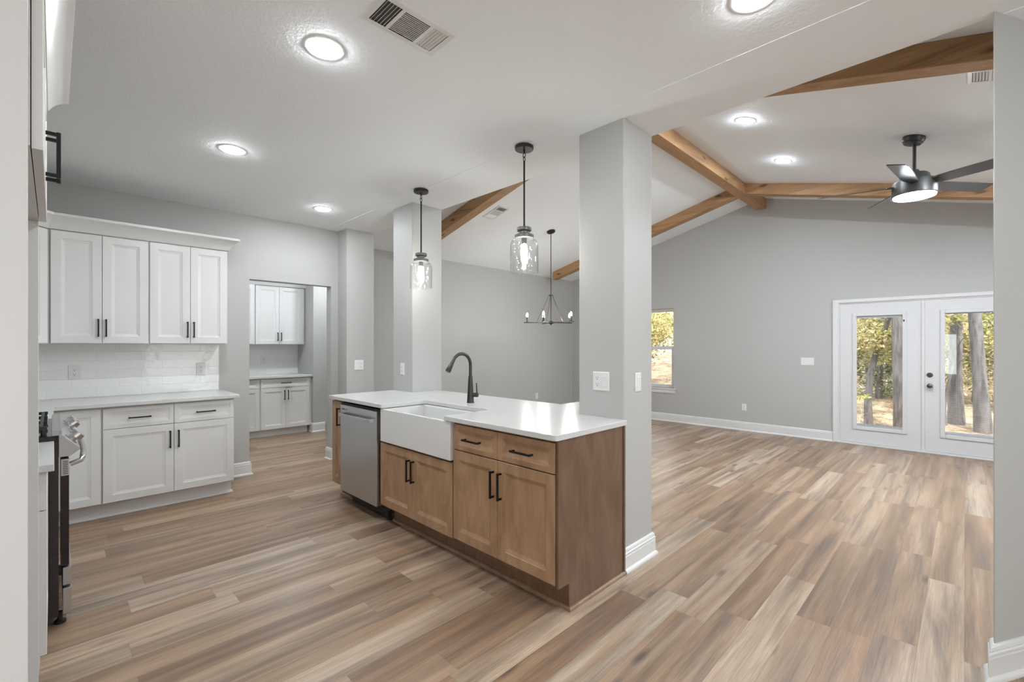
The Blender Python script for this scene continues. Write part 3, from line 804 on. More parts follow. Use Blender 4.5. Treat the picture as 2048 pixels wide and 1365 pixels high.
MB().tube([(fx + .026, fy - .047, fz + .07), (fx + .024, fy - .044, fz + .155)], [.0055, .0045], 12).build('lever', M['faucet'], fc, smooth=True)

# ================================================================== KITCHEN WALL RUN (doors look towards -Y)
YD = 4.745; YBX = 4.765
wc = M['cabinet']
def kdoor(cab, x0, x1, z0, z1, ybx, handle=None, drawer=False, hlen=.145, fr=.056):
    return door(cab, (x1 - .0015, ybx, z0), (-(x1 - x0 - .003), 0, 0), (0, 0, z1 - z0), (0, -1, 0), wc, handle, drawer, hlen=hlen, fr=fr)
c = thing('base_cabinet', (.10, YBX, 0), 'white corner base cabinet door without a handle beside the range', 'cabinet', 'white kitchen base cabinets')
MB().box(-.66, .268, YBX, 5.355, .125, .884).build('body', wc, c)
MB().box(-.64, .268, 4.848, 4.862, 0, .125).build('toe_kick', wc, c)
kdoor(c, -.010, .262, .132, .868, YBX)
c = thing('base_cabinet', (.72, YBX, 0), 'white base cabinet with two drawers over two doors, left of the pantry opening', 'cabinet', 'white kitchen base cabinets')
MB().box(.269, 1.170, YBX, 5.355, .125, .884).build('body', wc, c)
MB().box(.269, 1.168, 4.848, 4.862, 0, .125).box(1.150, 1.168, 4.862, 5.355, 0, .125).build('toe_kick', wc, c)
kdoor(c, .272, .722, .706, .868, YBX, ((.496, YBX, .784), (1, 0, 0)), True)
kdoor(c, .722, 1.168, .706, .868, YBX, ((.948, YBX, .784), (1, 0, 0)), True)
kdoor(c, .272, .722, .130, .702, YBX, ((.694, YBX, .574), (0, 0, 1)))
kdoor(c, .722, 1.168, .130, .702, YBX, ((.752, YBX, .574), (0, 0, 1)))
s_ = MB().sweep([(-.02, 4.848), (1.1695, 4.848), (1.1695, 5.34)], QR).build('shoe_molding', M['trim'], smooth=True)
tag(s_, 'thin white shoe molding under the white kitchen base cabinets', 'molding')
ct = MB().prism([(-.668, 3.872), (.004, 3.872), (.004, 4.700), (1.192, 4.700), (1.206, 4.714), (1.206, 5.358), (-.668, 5.358)], lambda u, v, t: (u, v, t), .884, .914)
c = ct.build('countertop', M['quartz'], bevel=.003); tag(c, 'white quartz L-shaped countertop on the white kitchen base cabinets', 'countertop')
# tiles
c = MB().box(-.668, 1.182, 5.348, 5.3595, .915, 1.374).box(-.6695, -.658, 3.872, 5.348, .915, 1.374).build('tile_backsplash', M['tile'])
tag(c, 'glossy white subway tile backsplash under the kitchen wall cabinets', 'backsplash')
# wall cabinets
YU, YUB = 5.03, 5.05
def upper(x0, x1, z0, z1, ybx, back, label, hz, hc, name='wall_cabinet', grp='white kitchen wall cabinets', lip=True):
    c = thing(name, ((x0 + x1) / 2, ybx, z0), label, 'cabinet', grp)
    MB().box(x0, x1, ybx, back, z0, z1).build('body', wc, c)
    m_ = (x0 + x1) / 2
    kdoor(c, x0 + .004, m_, z0 + .006, z1 - .006, ybx, ((m_ - .024, ybx, hz), (0, 0, 1)), fr=.058)
    kdoor(c, m_, x1 - .004, z0 + .006, z1 - .006, ybx, ((m_ + .024, ybx, hz), (0, 0, 1)), fr=.058)
    return c
upper(-.018, .5885, 1.374, 2.268, YUB, 5.346, 'white wall cabinet with two doors above the left outlet of the backsplash', 1.505, 0)
upper(.5895, 1.185, 1.374, 2.268, YUB, 5.346, 'white wall cabinet with two doors nearest the pantry opening', 1.505, 0)
# diagonal corner wall cabinet
c = thing('corner_wall_cabinet', (-.2, 4.95, 1.374), 'white diagonal corner wall cabinet at the far left end of the wall cabinets', 'cabinet')
MB().prism([(-.020, 5.345), (-.020, YUB), (-.034, YUB), (-.335, 4.749), (-.655, 4.749), (-.655, 5.345)], lambda u, v, t: (u, v, t), 1.374, 2.268).build('body', wc, c)
dv = Vector((-.335 + .034, 4.749 - YUB, 0)); dn = Vector((.7071, -.7071, 0))
panel_front(Vector((-.034, YUB, 1.380)) + dv.normalized() * .012, dv - dv.normalized() * .024, (0, 0, .882), dn, fr=.058).build('door', wc, c)
c = thing('wall_cabinet', (-.34, 4.3, 1.374), 'white wall cabinet on the left wall between the range and the corner cabinet', 'cabinet', 'white kitchen wall cabinets')
MB().box(-.655, -.335, 3.90, 4.747, 1.374, 2.268).build('body', wc, c)
for (y0, y1, hy) in ((3.904, 4.323, 4.299), (4.323, 4.743, 4.347)):
    door(c, (-.335, y0 + .0015, 1.380), (0, y1 - y0 - .003, 0), (0, 0, .882), (1, 0, 0), wc, ((-.335, hy, 1.505), (0, 0, 1)), hlen=.145)
# crown moulding
CR = [(0, 0), (.006, .002), (.012, .012), (.020, .030), (.034, .052), (.052, .072), (.066, .084), (.078, .090), (.084, .094), (.084, .110), (.078, .112), (.078, .116), (0, .116)]
def crown(path, z, prof, label):
    s_ = MB().sweep(path, [(o_, z_ + z) for o_, z_ in prof]).build('crown_molding', M['cabinet'], smooth=True, auto=28)
    tag(s_, label, 'molding')
crown([(-.315, 3.90), (-.315, 4.74), (-.028, YU), (1.188, YU), (1.188, 5.346)], 2.2685, CR, 'white cove crown molding along the top of the kitchen wall cabinets')

# outlets and switches --------------------------------------------------
def plate(c, N, w_, h_, items, label, cat, grp='wall plates'):
    """cover plate on a wall; N = outward normal; items: list of ('outlet'|'rocker'|'toggle', offset)"""
    N = Vector(N); U = Vector((0, 0, 1)).cross(N); V = Vector((0, 0, 1)); c = Vector(c)
    t = MB().rects(c - U * w_ / 2 - V * h_ / 2, U * w_, V * h_, N, [(0, .003), (.004, .006)], .0003).build('outlet_cover' if cat == 'outlet' else 'switch_plate', M['plate'], loc=tuple(c))
    tag(t, label, cat, grp)
    for kind, off in items:
        cc = c + U * off
        if kind == 'outlet':
            for s3 in (-1, 1):
                m_ = MB(); q = cc + V * s3 * .020
                m_.cur = 0; m_.obox(q + N * .0065, U, V, N, .0165, .0145, .001)
                m_.cur = 1
                m_.obox(q - U * .0065 + V * .003 + N * .0078, U, V, N, .0011, .0045, .0004)
                m_.obox(q + U * .0065 + V * .003 + N * .0078, U, V, N, .0011, .0036, .0004)
                m_.obox(q - V * .0078 + N * .0078, U, V, N, .0026, .0026, .0004)
                m_.build('socket', [M['plate'], M['slot']], t, loc=tuple(q))
        else:
            m_ = MB(); m_.rects(cc - U * .0165 - V * .033 + N * .004, U * .033, V * .066, N, [(0, .0025), (.0015, .004), ((.003, .030), .0018)], 0)
            m_.build('rocker', M['plate'], t, loc=tuple(cc))
    return t
plate((.129, 5.3478, 1.134), (0, -1, 0), .080, .122, [('outlet', 0)], 'white outlet on the tile backsplash, the left one above the corner counter', 'outlet')
plate((1.028, 5.3478, 1.130), (0, -1, 0), .080, .122, [('outlet', 0)], 'white outlet on the tile backsplash, nearest its right end', 'outlet')
plate((2.4195, 1.616, 1.137), (-1, 0, 0), .120, .118, [('outlet', -.026), ('rocker', .026)], 'white double plate with an outlet and a switch on the near column over the counter', 'outlet')
plate((2.4195, 3.916, 1.131), (-1, 0, 0), .072, .116, [('outlet', 0)], 'white outlet on the far column left of the faucet', 'outlet')
plate((2.578, 1.4545, 1.131), (0, -1, 0), .072, .118, [('rocker', 0)], 'single white switch on the living room side face of the near column', 'switch')
plate((2.571, 5.1295, 1.129), (0, -1, 0), .116, .118, [('rocker', -.023), ('outlet', .023)], 'white double switch plate on the wall post right of the pantry opening', 'switch')
plate((XF - .0005, 1.645, 1.128), (-1, 0, 0), .166, .112, [('rocker', -.046), ('rocker', 0), ('rocker', .046)], 'white three gang switch plate left of the french doors', 'switch')
plate((XF - .0005, 2.517, .372), (-1, 0, 0), .074, .108, [('outlet', 0)], 'white outlet low on the far living room wall', 'outlet')
plate((6.664, YN - .0005, .376), (0, -1, 0), .074, .116, [('outlet', 0)], 'white outlet low on the dining wall below the chandelier', 'outlet')

# ================================================================== PANTRY
YP = 7.33; YPB = 7.35
c = thing('base_cabinet', (2.0, YPB, 0), 'white pantry base cabinet cut off by the left jamb of the opening', 'cabinet', 'white pantry base cabinets')
MB().box(1.05, 2.139, YPB, 7.925, .11, .872).build('body', wc, c)
MB().box(1.05, 2.139, 7.400, 7.412, 0, .11).build('toe_kick', wc, c)
kdoor(c, 1.62, 2.134, .730, .860, YPB, ((1.88, YPB, .795), (1, 0, 0)), True); kdoor(c, 1.62, 2.134, .112, .724, YPB, ((1.66, YPB, .60), (0, 0, 1)))
kdoor(c, 1.06, 1.62, .730, .860, YPB, ((1.34, YPB, .795), (1, 0, 0)), True); kdoor(c, 1.06, 1.62, .112, .724, YPB, ((1.58, YPB, .60), (0, 0, 1)))
c = thing('base_cabinet', (2.5, YPB, 0), 'white pantry base cabinet with one wide drawer over two doors', 'cabinet', 'white pantry base cabinets')
MB().box(2.141, 2.886, YPB, 7.925, .11, .872).build('body', wc, c)
MB().box(2.141, 2.840, 7.400, 7.412, 0, .11).build('toe_kick', wc, c)
kdoor(c, 2.150, 2.850, .730, .860, YPB, ((2.50, YPB, .797), (1, 0, 0)), True)
kdoor(c, 2.150, 2.500, .112, .724, YPB, ((2.475, YPB, .612), (0, 0, 1)))
kdoor(c, 2.500, 2.850, .112, .724, YPB, ((2.527, YPB, .612), (0, 0, 1)))
c = MB().prism([(1.05, 7.300), (2.889, 7.300), (2.889, 7.928), (1.05, 7.928)], lambda u, v, t: (u, v, t), .873, .903).build('countertop', M['quartz'], bevel=.003)
tag(c, 'white quartz countertop inside the pantry, on the pantry base cabinets', 'countertop')
c = MB().box(1.05, 2.889, 7.918, 7.9295, .904, 1.378).build('tile_backsplash', M['tile']); tag(c, 'white subway tile backsplash inside the pantry', 'backsplash')
c = thing('wall_cabinet', (2.45, 7.62, 1.378), 'white wall cabinet with two doors in the pantry', 'cabinet', 'white pantry wall cabinets')
MB().box(2.146, 2.880, 7.620, 7.916, 1.378, 2.285).build('body', wc, c)
kdoor(c, 2.156, 2.492, 1.384, 2.277, 7.620, ((2.466, 7.620, 1.50), (0, 0, 1)), hlen=.13)
kdoor(c, 2.492, 2.852, 1.384, 2.277, 7.620, ((2.518, 7.620, 1.50), (0, 0, 1)), hlen=.13)
c = thing('wall_cabinet', (1.8, 7.60, 1.378), 'white pantry wall cabinet mostly hidden by the left jamb of the opening', 'cabinet', 'white pantry wall cabinets')
MB().box(1.30, 2.144, 7.600, 7.916, 1.378, 2.285).build('body', wc, c)
kdoor(c, 1.31, 1.72, 1.384, 2.277, 7.600, ((1.70, 7.600, 1.50), (0, 0, 1))); kdoor(c, 1.72, 2.138, 1.384, 2.277, 7.600, ((1.74, 7.600, 1.50), (0, 0, 1)))
crown([(1.30, 7.598), (2.889, 7.598)], 2.2855, [(o_ * .8, z_) for o_, z_ in CR], 'white crown molding above the pantry wall cabinets')
plate((2.36, 7.9175, 1.118), (0, -1, 0), .075, .118, [('outlet', 0)], 'white outlet on the pantry backsplash', 'outlet')

# ================================================================== LEFT RUN: fridge enclosure, base cabinet, range
c = MB().box(-.668, -.041, 1.542, 1.560, 0, 2.50).build('refrigerator_panel', M['cabinet'], bevel=.001); tag(c, 'tall white panel at the left edge of the photo, near side of the refrigerator space', 'panel', 'refrigerator enclosure panels')
c = MB().box(-.668, -.038, 2.482, 2.500, 0, 1.830).build('refrigerator_panel', M['cabinet'], bevel=.001); tag(c, 'tall white panel behind the nearer one, far side of the refrigerator space', 'panel', 'refrigerator enclosure panels')
c = thing('bridge_cabinet', (-.35, 2.02, 1.83), 'white cabinet above the empty refrigerator space at upper left', 'cabinet')
MB().box(-.660, -.038, 1.562, 2.500, 1.832, 2.262).build('body', wc, c)
for (y0, y1, hy) in ((1.578, 2.034, 2.004), (2.034, 2.498, 2.064)):
    door(c, (-.036, y0 + .0015, 1.832), (0, y1 - y0 - .003, 0), (0, 0, .425), (1, 0, 0), wc, ((-.036, hy, 1.952), (0, 0, 1)), hlen=.142)
crown([(-.018, 1.542), (-.018, 2.502), (-.60, 2.502)], 2.262, [(o_ * .75, z_ * .75) for o_, z_ in CR], 'white crown molding on the cabinet above the refrigerator space')
c = thing('base_cabinet', (-.3, 2.8, 0), 'narrow white base cabinet between the refrigerator space and the range, seen edge on', 'cabinet')
MB().box(-.660, -.036, 2.520, 3.092, .11, .872).build('body', wc, c)
MB().box(-.12, -.10, 2.520, 3.092, 0, .11).build('toe_kick', wc, c)
door(c, (-.036, 2.522, .725), (0, .567, 0), (0, 0, .146), (1, 0, 0), wc, None, True)
door(c, (-.036, 2.522, .165), (0, .567, 0), (0, 0, .556), (1, 0, 0), wc, None)
c = MB().box(-.668, .004, 2.503, 3.098, .873, .903).build('countertop', M['quartz'], bevel=.003); tag(c, 'small white quartz countertop left of the range at the left edge', 'countertop')
c = thing('base_cabinet', (-.3, 4.3, 0), 'white base cabinet hidden between the range and the corner', 'cabinet')
MB().box(-.660, -.036, 3.873, 4.743, .11, .883).build('body', wc, c)
door(c, (-.036, 3.876, .13), (0, .80, 0), (0, 0, .74), (1, 0, 0), wc, None)

rg = thing('range', (-.3, 3.48, 0), 'stainless steel gas range with front knobs at the left edge of the photo', 'range')
y0, y1 = 3.104, 3.866
MB().box(-.640, .020, y0, y1, .052, .895).build('body', M['range_dark'], rg)
MB().box(-.660, .022, y0 - .002, y1 + .002, .895, .925).build('cooktop', M['glass_black'], rg, bevel=.003)
MB().box(.0225, .032, y0 - .002, y1 + .002, .9325, .950).box(-.004, .0225, y0 - .002, y1 + .002, .9255, .950).build('front_lip', M['steel'], rg, bevel=.002)
MB().prism([(.020, .820), (.058, .820), (.094, .850), (.092, .862), (.030, .932), (.020, .932)], lambda u, v, t: (u, t, v), y0 - .002, y1 + .002).build('control_panel', M['steel'], rg, bevel=.002)
pn = Vector((.062, 0, .070)).cross(Vector((0, 1, 0))); pn = Vector((.075, 0, .066)).normalized()
for yk in (y0 + .062, y1 - .205, y1 - .075):
    base = Vector((.062, yk, .893))
    kb = MB().tube([base, base + pn * .006, base + pn * .007, base + pn * .020, base + pn * .021, base + pn * .044, base + pn * .046], [.030, .030, .019, .019, .031, .027, .022], 24).build('knob', M['steel'], rg, smooth=True)
MB().tube([(.060, y0 + .03, .775), (.100, y0 + .03, .790), (.106, y0 + .05, .800), (.114, y0 + .20, .806), (.116, (y0 + y1) / 2, .808), (.114, y1 - .20, .806), (.106, y1 - .05, .800), (.100, y1 - .03, .790), (.060, y1 - .03, .775)], .012, 14).build('door_handle', M['steel'], rg, smooth=True)
od = MB().box(.026, .056, y0 + .002, y1 - .002, .290, .812).build('oven_door', M['glass_black'], rg, bevel=.002)
vg = MB().box(.028, .0565, y0 - .0005, y0 + .004, .728, .808); vg.cur = 1
for i in range(8): vg.box(.034, .052, y0 - .0012, y0 + .004, .736 + i * .0085, .7395 + i * .0085)
MB.build(vg, 'vent_grille', [M['steel'], M['slot']], od).location = (0, 0, 0)
dr_ = MB().box(.034, .064, y0 + .002, y1 - .002, .055, .180).build('storage_drawer', M['steel'], rg, bevel=.002)
MB().box(.034, .064, y0 + .002, y1 - .002, .194, .280).build('lower_trim', M['steel'], rg, bevel=.002)
MB().box(-.025, .020, y0 - .004, y0, .360, .695).box(-.012, .008, y0 - .006, y0 - .004, .60, .69).build('side_panel', M['range_dark'], rg, bevel=.002)
for yy in (y0 + .05, y1 - .05):
    for xx in (.025, -.58): MB().lathe([(.022, 0), (.022, .012), (.010, .014), (.010, .056)], c=(xx, yy, 0), n=16).build('foot', M['rubber'], rg)
gt = MB()
for gx in (-.56, -.43, -.30, -.17, -.04): gt.box(gx - .006, gx + .006, y0 + .03, y1 - .03, .955, .972)
for gy in (y0 + .035, y0 + .26, y0 + .50, y1 - .035): gt.box(-.60, -.02, gy - .006, gy + .006, .955, .972)
for gx in (-.59, -.03):
    for gy in (y0 + .035, y0 + .26, y0 + .50, y1 - .035): gt.box(gx - .007, gx + .007, gy - .007, gy + .007, .925, .958)
gt.build('grate', M['cast'], rg, bevel=.002)
for bx, by in ((-.45, y0 + .17), (-.16, y0 + .17), (-.30, (y0 + y1) / 2), (-.45, y1 - .17), (-.16, y1 - .17)):
    MB().lathe([(.001, .926), (.045, .926), (.045, .935), (.032, .940), (.030, .950), (.001, .951)], c=(bx, by, 0), n=24).build('burner', M['cast'], rg, smooth=True)

# ================================================================== WINDOW
wt = thing('window_1', (XF, (WY0 + WY1) / 2, WZ0), 'white single hung window on the far wall, partly behind the near column', 'window', kind='structure')
y0, y1 = WY0, WY1
wm = MB()
xw0, xw1 = XF + .055, XF + .115
for a0, a1, b0, b1 in ((y0, y0 + .030, WZ0, WZ1), (y1 - .030, y1, WZ0, WZ1), (y0 + .030, y1 - .030, WZ1 - .045, WZ1), (y0 + .030, y1 - .030, WZ0, WZ0 + .020)):
    wm.box(xw0, xw1, a0, a1, b0, b1)
wm.build('window_frame', M['door_paint'], wt, bevel=.002)
def sash(x0, x1, ya, yb, za, zb, st, rt, rb, nm):
    m_ = MB()
    m_.box(x0, x1, ya, ya + st, za, zb); m_.box(x0, x1, yb - st, yb, za, zb); m_.box(x0, x1, ya + st, yb - st, zb - rt, zb); m_.box(x0, x1, ya + st, yb - st, za, za + rb)
    s4 = m_.build(nm, M['door_paint'], wt, bevel=.002)
    g = MB().box((x0 + x1) / 2 - .002, (x0 + x1) / 2 + .002, ya + st, yb - st, za + rb, zb - rt).build('pane', M['pane'], s4); g.location = (0, 0, 0)
    return s4
sash(XF + .085, XF + .110, y0 + .030, y1 - .030, 1.315, WZ1 - .045, .012, .010, .030, 'upper_sash')
sash(XF + .058, XF + .083, y0 + .030, y1 - .030, WZ0 + .020, 1.350, .034, .060, .045, 'lower_sash')
MB().box(XF - .030, XF + .06, y0 - .045, y1 + .045, WZ0 - .020, WZ0).box(XF - .016, XF - .0005, y0 - .030, y1 + .030, WZ0 - .085, WZ0 - .020).build('window_sill', M['trim'], wt, bevel=.003)

# ================================================================== FRENCH DOORS
dt = thing('door_1', (XF, .38, 0), 'pair of white french doors with blinds in their glass, opening to the woods', 'door', kind='structure')
cs = MB()
CW = .062
cs.box(XF - .018, XF - .0005, DY1 - .004, DY1 - .004 + CW, 0, DZ - .004 + CW - .02)
cs.box(XF - .018, XF - .0005, DY0 + .004 - CW, DY0 + .004, 0, DZ - .004 + CW - .02)
cs.box(XF - .018, XF - .0005, DY0 + .004, DY1 - .004, DZ - .006, DZ - .004 + CW - .02)
cs.box(XF - .022, XF - .0185, DY1 + .045, DY1 + .058, 0, DZ + .038); cs.box(XF - .022, XF - .0185, DY0 - .058, DY0 - .045, 0, DZ + .038)
cs.build('casing', M['trim'], dt, bevel=.003)
MB().box(XF - .002, XF + .14, DY1 - .022, DY1 + .0, 0, DZ).box(XF - .002, XF + .14, DY0, DY0 + .022, 0, DZ).box(XF - .002, XF + .14, DY0 + .022, DY1 - .022, DZ - .022, DZ).build('door_frame', M['door_paint'], dt)
MB().box(XF - .03, XF + .14, DY0, DY1, 0, .022).build('threshold', M['trim'], dt, bevel=.004)
LX0, LX1 = XF + .004, XF + .046
LZ0, LZ1 = .026, DZ - .026
def leaf(ya, yb, lowered):
    """one glazed leaf between ya < yb"""
    m_ = MB()
    gy0, gy1, gz0, gz1 = ya + .150, yb - .150, .215, 1.800
    m_.box(LX0, LX1, ya, gy0, LZ0, LZ1); m_.box(LX0, LX1, gy1, yb, LZ0, LZ1); m_.box(LX0, LX1, gy0, gy1, LZ0, gz0); m_.box(LX0, LX1, gy0, gy1, gz1, LZ1)
    lf = m_.build('door_leaf', M['door_paint'], dt)
    f = MB()
    W_ = .036
    for (a0, a1, b0, b1) in ((gy0 - .008, gy0 + W_, gz0 - .008, gz1 + .008), (gy1 - W_, gy1 + .008, gz0 - .008, gz1 + .008), (gy0 + W_, gy1 - W_, gz1 - W_, gz1 + .008), (gy0 + W_, gy1 - W_, gz0 - .008, gz0 + W_)):
        f.box(XF - .010, LX0 + .038, a0, a1, b0, b1)
    f.build('glass_frame', M['door_paint'], lf, bevel=.005).location = (0, 0, 0)
    f = MB()
    for q in range(9):
        zz = gz0 + .02 + q * (gz1 - gz0 - .04) / 8
        for yy in (gy0 + .006, gy1 - .006): f.lathe([(.001, -.0125), (.0035, -.0125), (.0035, -.0095), (.001, -.0095)], c=(XF, yy, zz), n=8, axis='x')
    for q in range(3):
        yy = gy0 + .05 + q * (gy1 - gy0 - .10) / 2
        for zz in (gz0 + .006, gz1 - .006): f.lathe([(.001, -.0125), (.0035, -.0125), (.0035, -.0095), (.001, -.0095)], c=(XF, yy, zz), n=8, axis='x')
    f.build('screw_caps', M['screw'], lf).location = (0, 0, 0)
    iy0, iy1, iz0, iz1 = gy0 + W_, gy1 - W_, gz0 + W_, gz1 - W_
    g = MB().box(LX0 + .006, LX0 + .009, iy0 - .004, iy1 + .004, iz0 - .004, iz1 + .004); g.box(LX0 + .030, LX0 + .033, iy0 - .004, iy1 + .004, iz0 - .004, iz1 + .004)
    g.build('pane', M['pane'], lf).location = (0, 0, 0)
    bl = MB(); nsl = 88
    for q in range(nsl if lowered else 0):
        zz = iz0 + .012 + q * (iz1 - iz0 - .024) / (nsl - 1)
        bl.box(LX0 + .0135, LX0 + .0255, iy0 + .002, iy1 - .002, zz - .00012, zz + .00018)
    for yy in (iy0 + .10, iy1 - .10): bl.box(LX0 + .019, LX0 + .0200, yy - .0006, yy + .0006, iz0, iz1)
    bl.box(LX0 + .0125, LX0 + .0265, iy0, iy1, iz0, iz0 + .010); bl.box(LX0 + .0125, LX0 + .0265, iy0, iy1, iz1 - (.012 if lowered else .030), iz1)
    bl.build('blind', M['slat'], lf).location = (0, 0, 0)
    return lf, (iy0, iy1, iz0, iz1)
l1, g1 = leaf(.395, DY1 - .024, False)
l2, g2 = leaf(DY0 + .024, .365, True)
tag(l1, 'left door leaf, fixed'); tag(l2, 'right door leaf with knob and deadbolt')
MB().box(XF - .012, XF + .004, .366, .396, .030, LZ1).build('astragal', M['door_paint'], dt, bevel=.003)
def kprof(z, y, big):
    pr = [(.001, .0), (.030, .0), (.030, -.006), (.022, -.010)] + ([(.012, -.014), (.012, -.036), (.022, -.040), (.028, -.052), (.026, -.064), (.014, -.070), (.001, -.071)] if big else [(.024, -.012), (.022, -.022), (.001, -.023)])
    return MB().lathe(pr, c=(XF + .004, y, z), n=24, axis='x')
kprof(.852, .318, True).build('door_knob', M['knob'], l2, smooth=True).location = (0, 0, 0)
kprof(.990, .318, False).build('deadbolt', M['knob'], l2, smooth=True).location = (0, 0, 0)
# slider of the built-in blind
MB().box(XF - .013, XF - .009, g1[0] - .024, g1[0] - .004, 1.56, 1.66).build('blind_slider', M['plate'], l1, bevel=.002).location = (0, 0, 0)
MB().box(XF - .016, XF - .010, g1[0] - .022, g1[0] - .006, 1.675, 1.70).build('slider_knob', M['slot'], l1, bevel=.002).location = (0, 0, 0)

# ================================================================== OUTDOORS
random.seed(7)
GZ = -.28
gm = MB(); nx, ny = 26, 30
gxs = [XF + .14 + i * 1.35 for i in range(nx)]; gys = [-22 + i * 1.8 for i in range(ny)]
def gh(x, y): return GZ + max(0, x - 12.5) * .075 + .07 * math.sin(x * .9 + y * .5) * min(1, max(0, x - 9) / 3)
for x in gxs:
    for y in gys: gm.v.append((x, y, gh(x, y)))
for i in range(nx - 1):
    for j in range(ny - 1): gm.face([i * ny + j, (i + 1) * ny + j, (i + 1) * ny + j + 1, i * ny + j + 1])
g_ = gm.build('ground', M['litter'], smooth=True, normals=False); tag(g_, kind='structure')
p_ = MB().box(XF + .141, 11.0, -2.6, 3.3, GZ - .05, -.14).build('porch_slab', M['concrete'], bevel=.01); tag(p_, kind='structure')

def tree(x, y, h, r, lean, cz, cr, n, leaf, label, bark='bark', name='tree', cat='tree', ls=.075):
    z0 = gh(x, y) - .05
    t = thing(name, (x, y, z0), label, cat, 'trees and shrubs beyond the glass')
    if h > 0:
        pts = [(x + lean[0] * s_ * s_, y + lean[1] * s_ * s_ + .04 * math.sin(s_ * 7 + x), z0 + h * s_) for s_ in [i / 8 for i in range(9)]]
        m_ = MB().tube(pts, [r * (1.25 if i == 0 else 1 - .55 * i / 8) for i in range(9)], 12)
        for q in range(5):
            s_ = (.55 if h < 6.5 else .72) + .07 * q; a = random.uniform(0, 6.28); b0 = Vector(pts[int(s_ * 8)]); L = random.uniform(.8, 1.8) * min(1, h / 4)
            m_.tube([b0, b0 + Vector((math.cos(a) * L * .5, math.sin(a) * L * .5, L * .35)), b0 + Vector((math.cos(a) * L, math.sin(a) * L, L * .5))], [r * .3, r * .18, r * .06], 7)
        m_.build('trunk', M[bark], t, smooth=True)
    m_ = MB()
    cl = [(random.gauss(0, .45), random.gauss(0, .45), random.gauss(0, .45), random.uniform(.25, .5)) for _ in range(max(6, n // 160))]
    for q in range(int(n * 2.5)):
        c_ = random.choice(cl)
        px = x + (lean[0] * .5) + (c_[0] + random.gauss(0, c_[3] * .5)) * cr[0]; py = y + (c_[1] + random.gauss(0, c_[3] * .5)) * cr[0]; pz = z0 + cz + (c_[2] + random.gauss(0, c_[3] * .5)) * cr[1]
        if pz < z0 + .03 or px < 9.0: continue
        u = Vector((random.gauss(0, 1), random.gauss(0, 1), random.gauss(0, .6))).normalized(); v = u.cross(Vector((random.gauss(0, 1), random.gauss(0, 1), random.gauss(0, 1))).normalized())
        s_ = ls * .70 * random.uniform(.6, 1.4); p = Vector((px, py, pz)); k = len(m_.v)
        m_.v += [tuple(p - u * s_), tuple(p + v * s_ * .5), tuple(p + u * s_), tuple(p - v * s_ * .5)]; m_.face([k, k + 1, k + 2, k + 3])
    m_.build('foliage', M[leaf], t, normals=False)
    return t
#    x     y     h    r    lean        cz   cr        n    leaf
tree(13.2, .108, 7.5, .115, (.1, .02), 5.2, (1.2, 1.0), 300, 'leaf_green', 'thick straight grey pine trunk behind the right french door, left of the other pine')
tree(12.6, -.25, 7.5, .115, (.2, .9), 5.2, (1.2, 1.0), 300, 'leaf_green', 'thick grey pine trunk behind the right french door, the one nearest the right wall')
tree(12.9, .27, 2.6, .03, (.1, -.25), 2.4, (.5, .5), 300, 'leaf_yellow', 'thin dark leaning trunk behind the right french door')
tree(11.9, .90, 6.0, .13, (.0, .1), 5.0, (1.2, 1.0), 300, 'leaf_green', 'thick dark trunk at the right edge of the left french door glass')
tree(12.2, 1.47, 4.5, .07, (.3, -1.3), 1.85, (.70, .62), 3200, 'leaf_yellow', 'leaning tree with yellow leaves behind the left french door', ls=.05)
tree(11.6, 1.49, .5, .014, (.0, .06), .7, (.2, .1), 20, 'leaf_yellow', 'short pale dead stem low behind the left french door', 'birch')
tree(15.3, 1.6, 5.0, .07, (.3, .3), 1.25, (1.0, .95), 6000, 'leaf_green', 'green tree in the woods behind the left french door', ls=.065)
tree(15.6, -.2, 6.0, .08, (.2, .3), 1.35, (1.0, .95), 6000, 'leaf_yellow', 'yellow tree in the woods right behind the pine trunks', ls=.065)
tree(16.2, -2.2, 6.0, .10, (.2, .3), 1.4, (1.1, 1.0), 5000, 'leaf_orange', 'orange leaved tree in the woods at the right edge of the right french door', ls=.07)
tree(17.5, 3.4, 6.0, .10, (.2, .3), 1.6, (1.2, 1.1), 5000, 'leaf_yellow', 'yellow leaved tree in the woods seen through the left edge of the left french door')
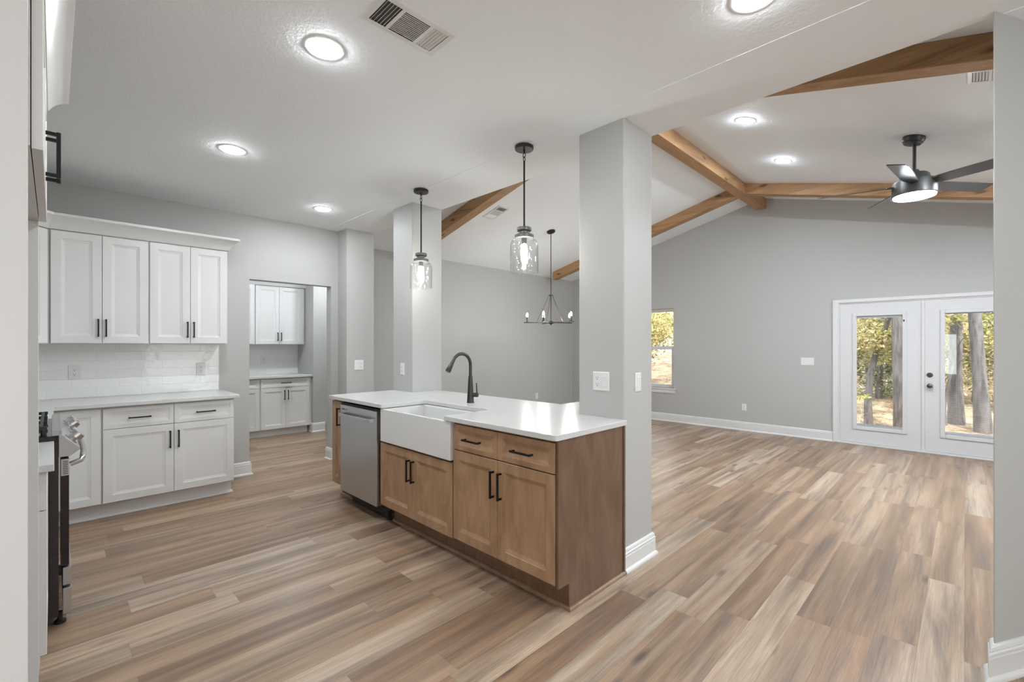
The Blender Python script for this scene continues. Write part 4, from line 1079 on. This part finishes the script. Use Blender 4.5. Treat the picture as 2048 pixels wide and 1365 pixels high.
tree(19.5, .6, 7.0, .12, (.1, .1), 2.2, (1.7, 1.2), 5600, 'leaf_green', 'large green tree at the back of the woods behind the french doors', ls=.09)
tree(20.5, -3.0, 7.0, .12, (.1, .1), 2.4, (1.7, 1.3), 4600, 'leaf_yellow', 'large yellow tree at the back of the woods, far right', ls=.09)
tree(21.5, 4.3, 7.0, .12, (.1, .1), 2.4, (1.5, 1.3), 4600, 'leaf_orange', 'orange tree at the back of the woods left of the french doors', ls=.09)
tree(13.8, 2.5, 0, .03, (0, 0), .36, (.5, .24), 1600, 'leaf_green', 'low green shrub behind the left french door', name='shrub', cat='shrub', ls=.045)
tree(14.6, -.9, 0, .03, (0, 0), .36, (.6, .22), 900, 'leaf_orange', 'low tan shrub behind the pine trunks', name='shrub', cat='shrub', ls=.05)
tree(12.2, 6.9, 3.5, .06, (.2, .2), 2.15, (.90, .75), 5200, 'leaf_yellow', 'yellow green tree filling the upper sash of the window', ls=.05)
tree(14.8, 8.6, 5.0, .09, (.2, -.2), 2.1, (1.2, 1.15), 6200, 'leaf_green', 'green tree behind the window, left of the yellow one', ls=.07)
tree(19.0, 11.3, 6.0, .12, (.2, -.2), 2.4, (1.6, 1.3), 4600, 'leaf_orange', 'orange tree at the back of the woods behind the window', ls=.09)
tree(17.0, 6.7, 6.0, .10, (.2, -.2), 2.0, (1.3, 1.0), 4800, 'leaf_green', 'tall green tree at the back of the woods between window and doors', ls=.08)
tree(10.9, 5.5, 0, .03, (0, 0), .30, (.5, .25), 1500, 'leaf_green', 'low dark shrub right outside the lower sash of the window', name='shrub', cat='shrub', ls=.04)
tree(24.5, 2.2, 8.0, .14, (.1, .1), 3.0, (2.0, 1.7), 5200, 'leaf_green', 'tall green tree at the very back of the woods', ls=.11)
tree(24.0, 14.4, 8.0, .14, (.1, .1), 3.0, (2.0, 1.7), 4600, 'leaf_green', 'tall green tree at the very back, far left of the window', ls=.11)

# unseen roof overhang, added to shade the slab outside the doors
e_ = MB().box(XF + .141, XF + 1.9, -3.0, 3.0, 2.62, 2.72).build('added_porch_roof', M['siding']); tag(e_, kind='structure')
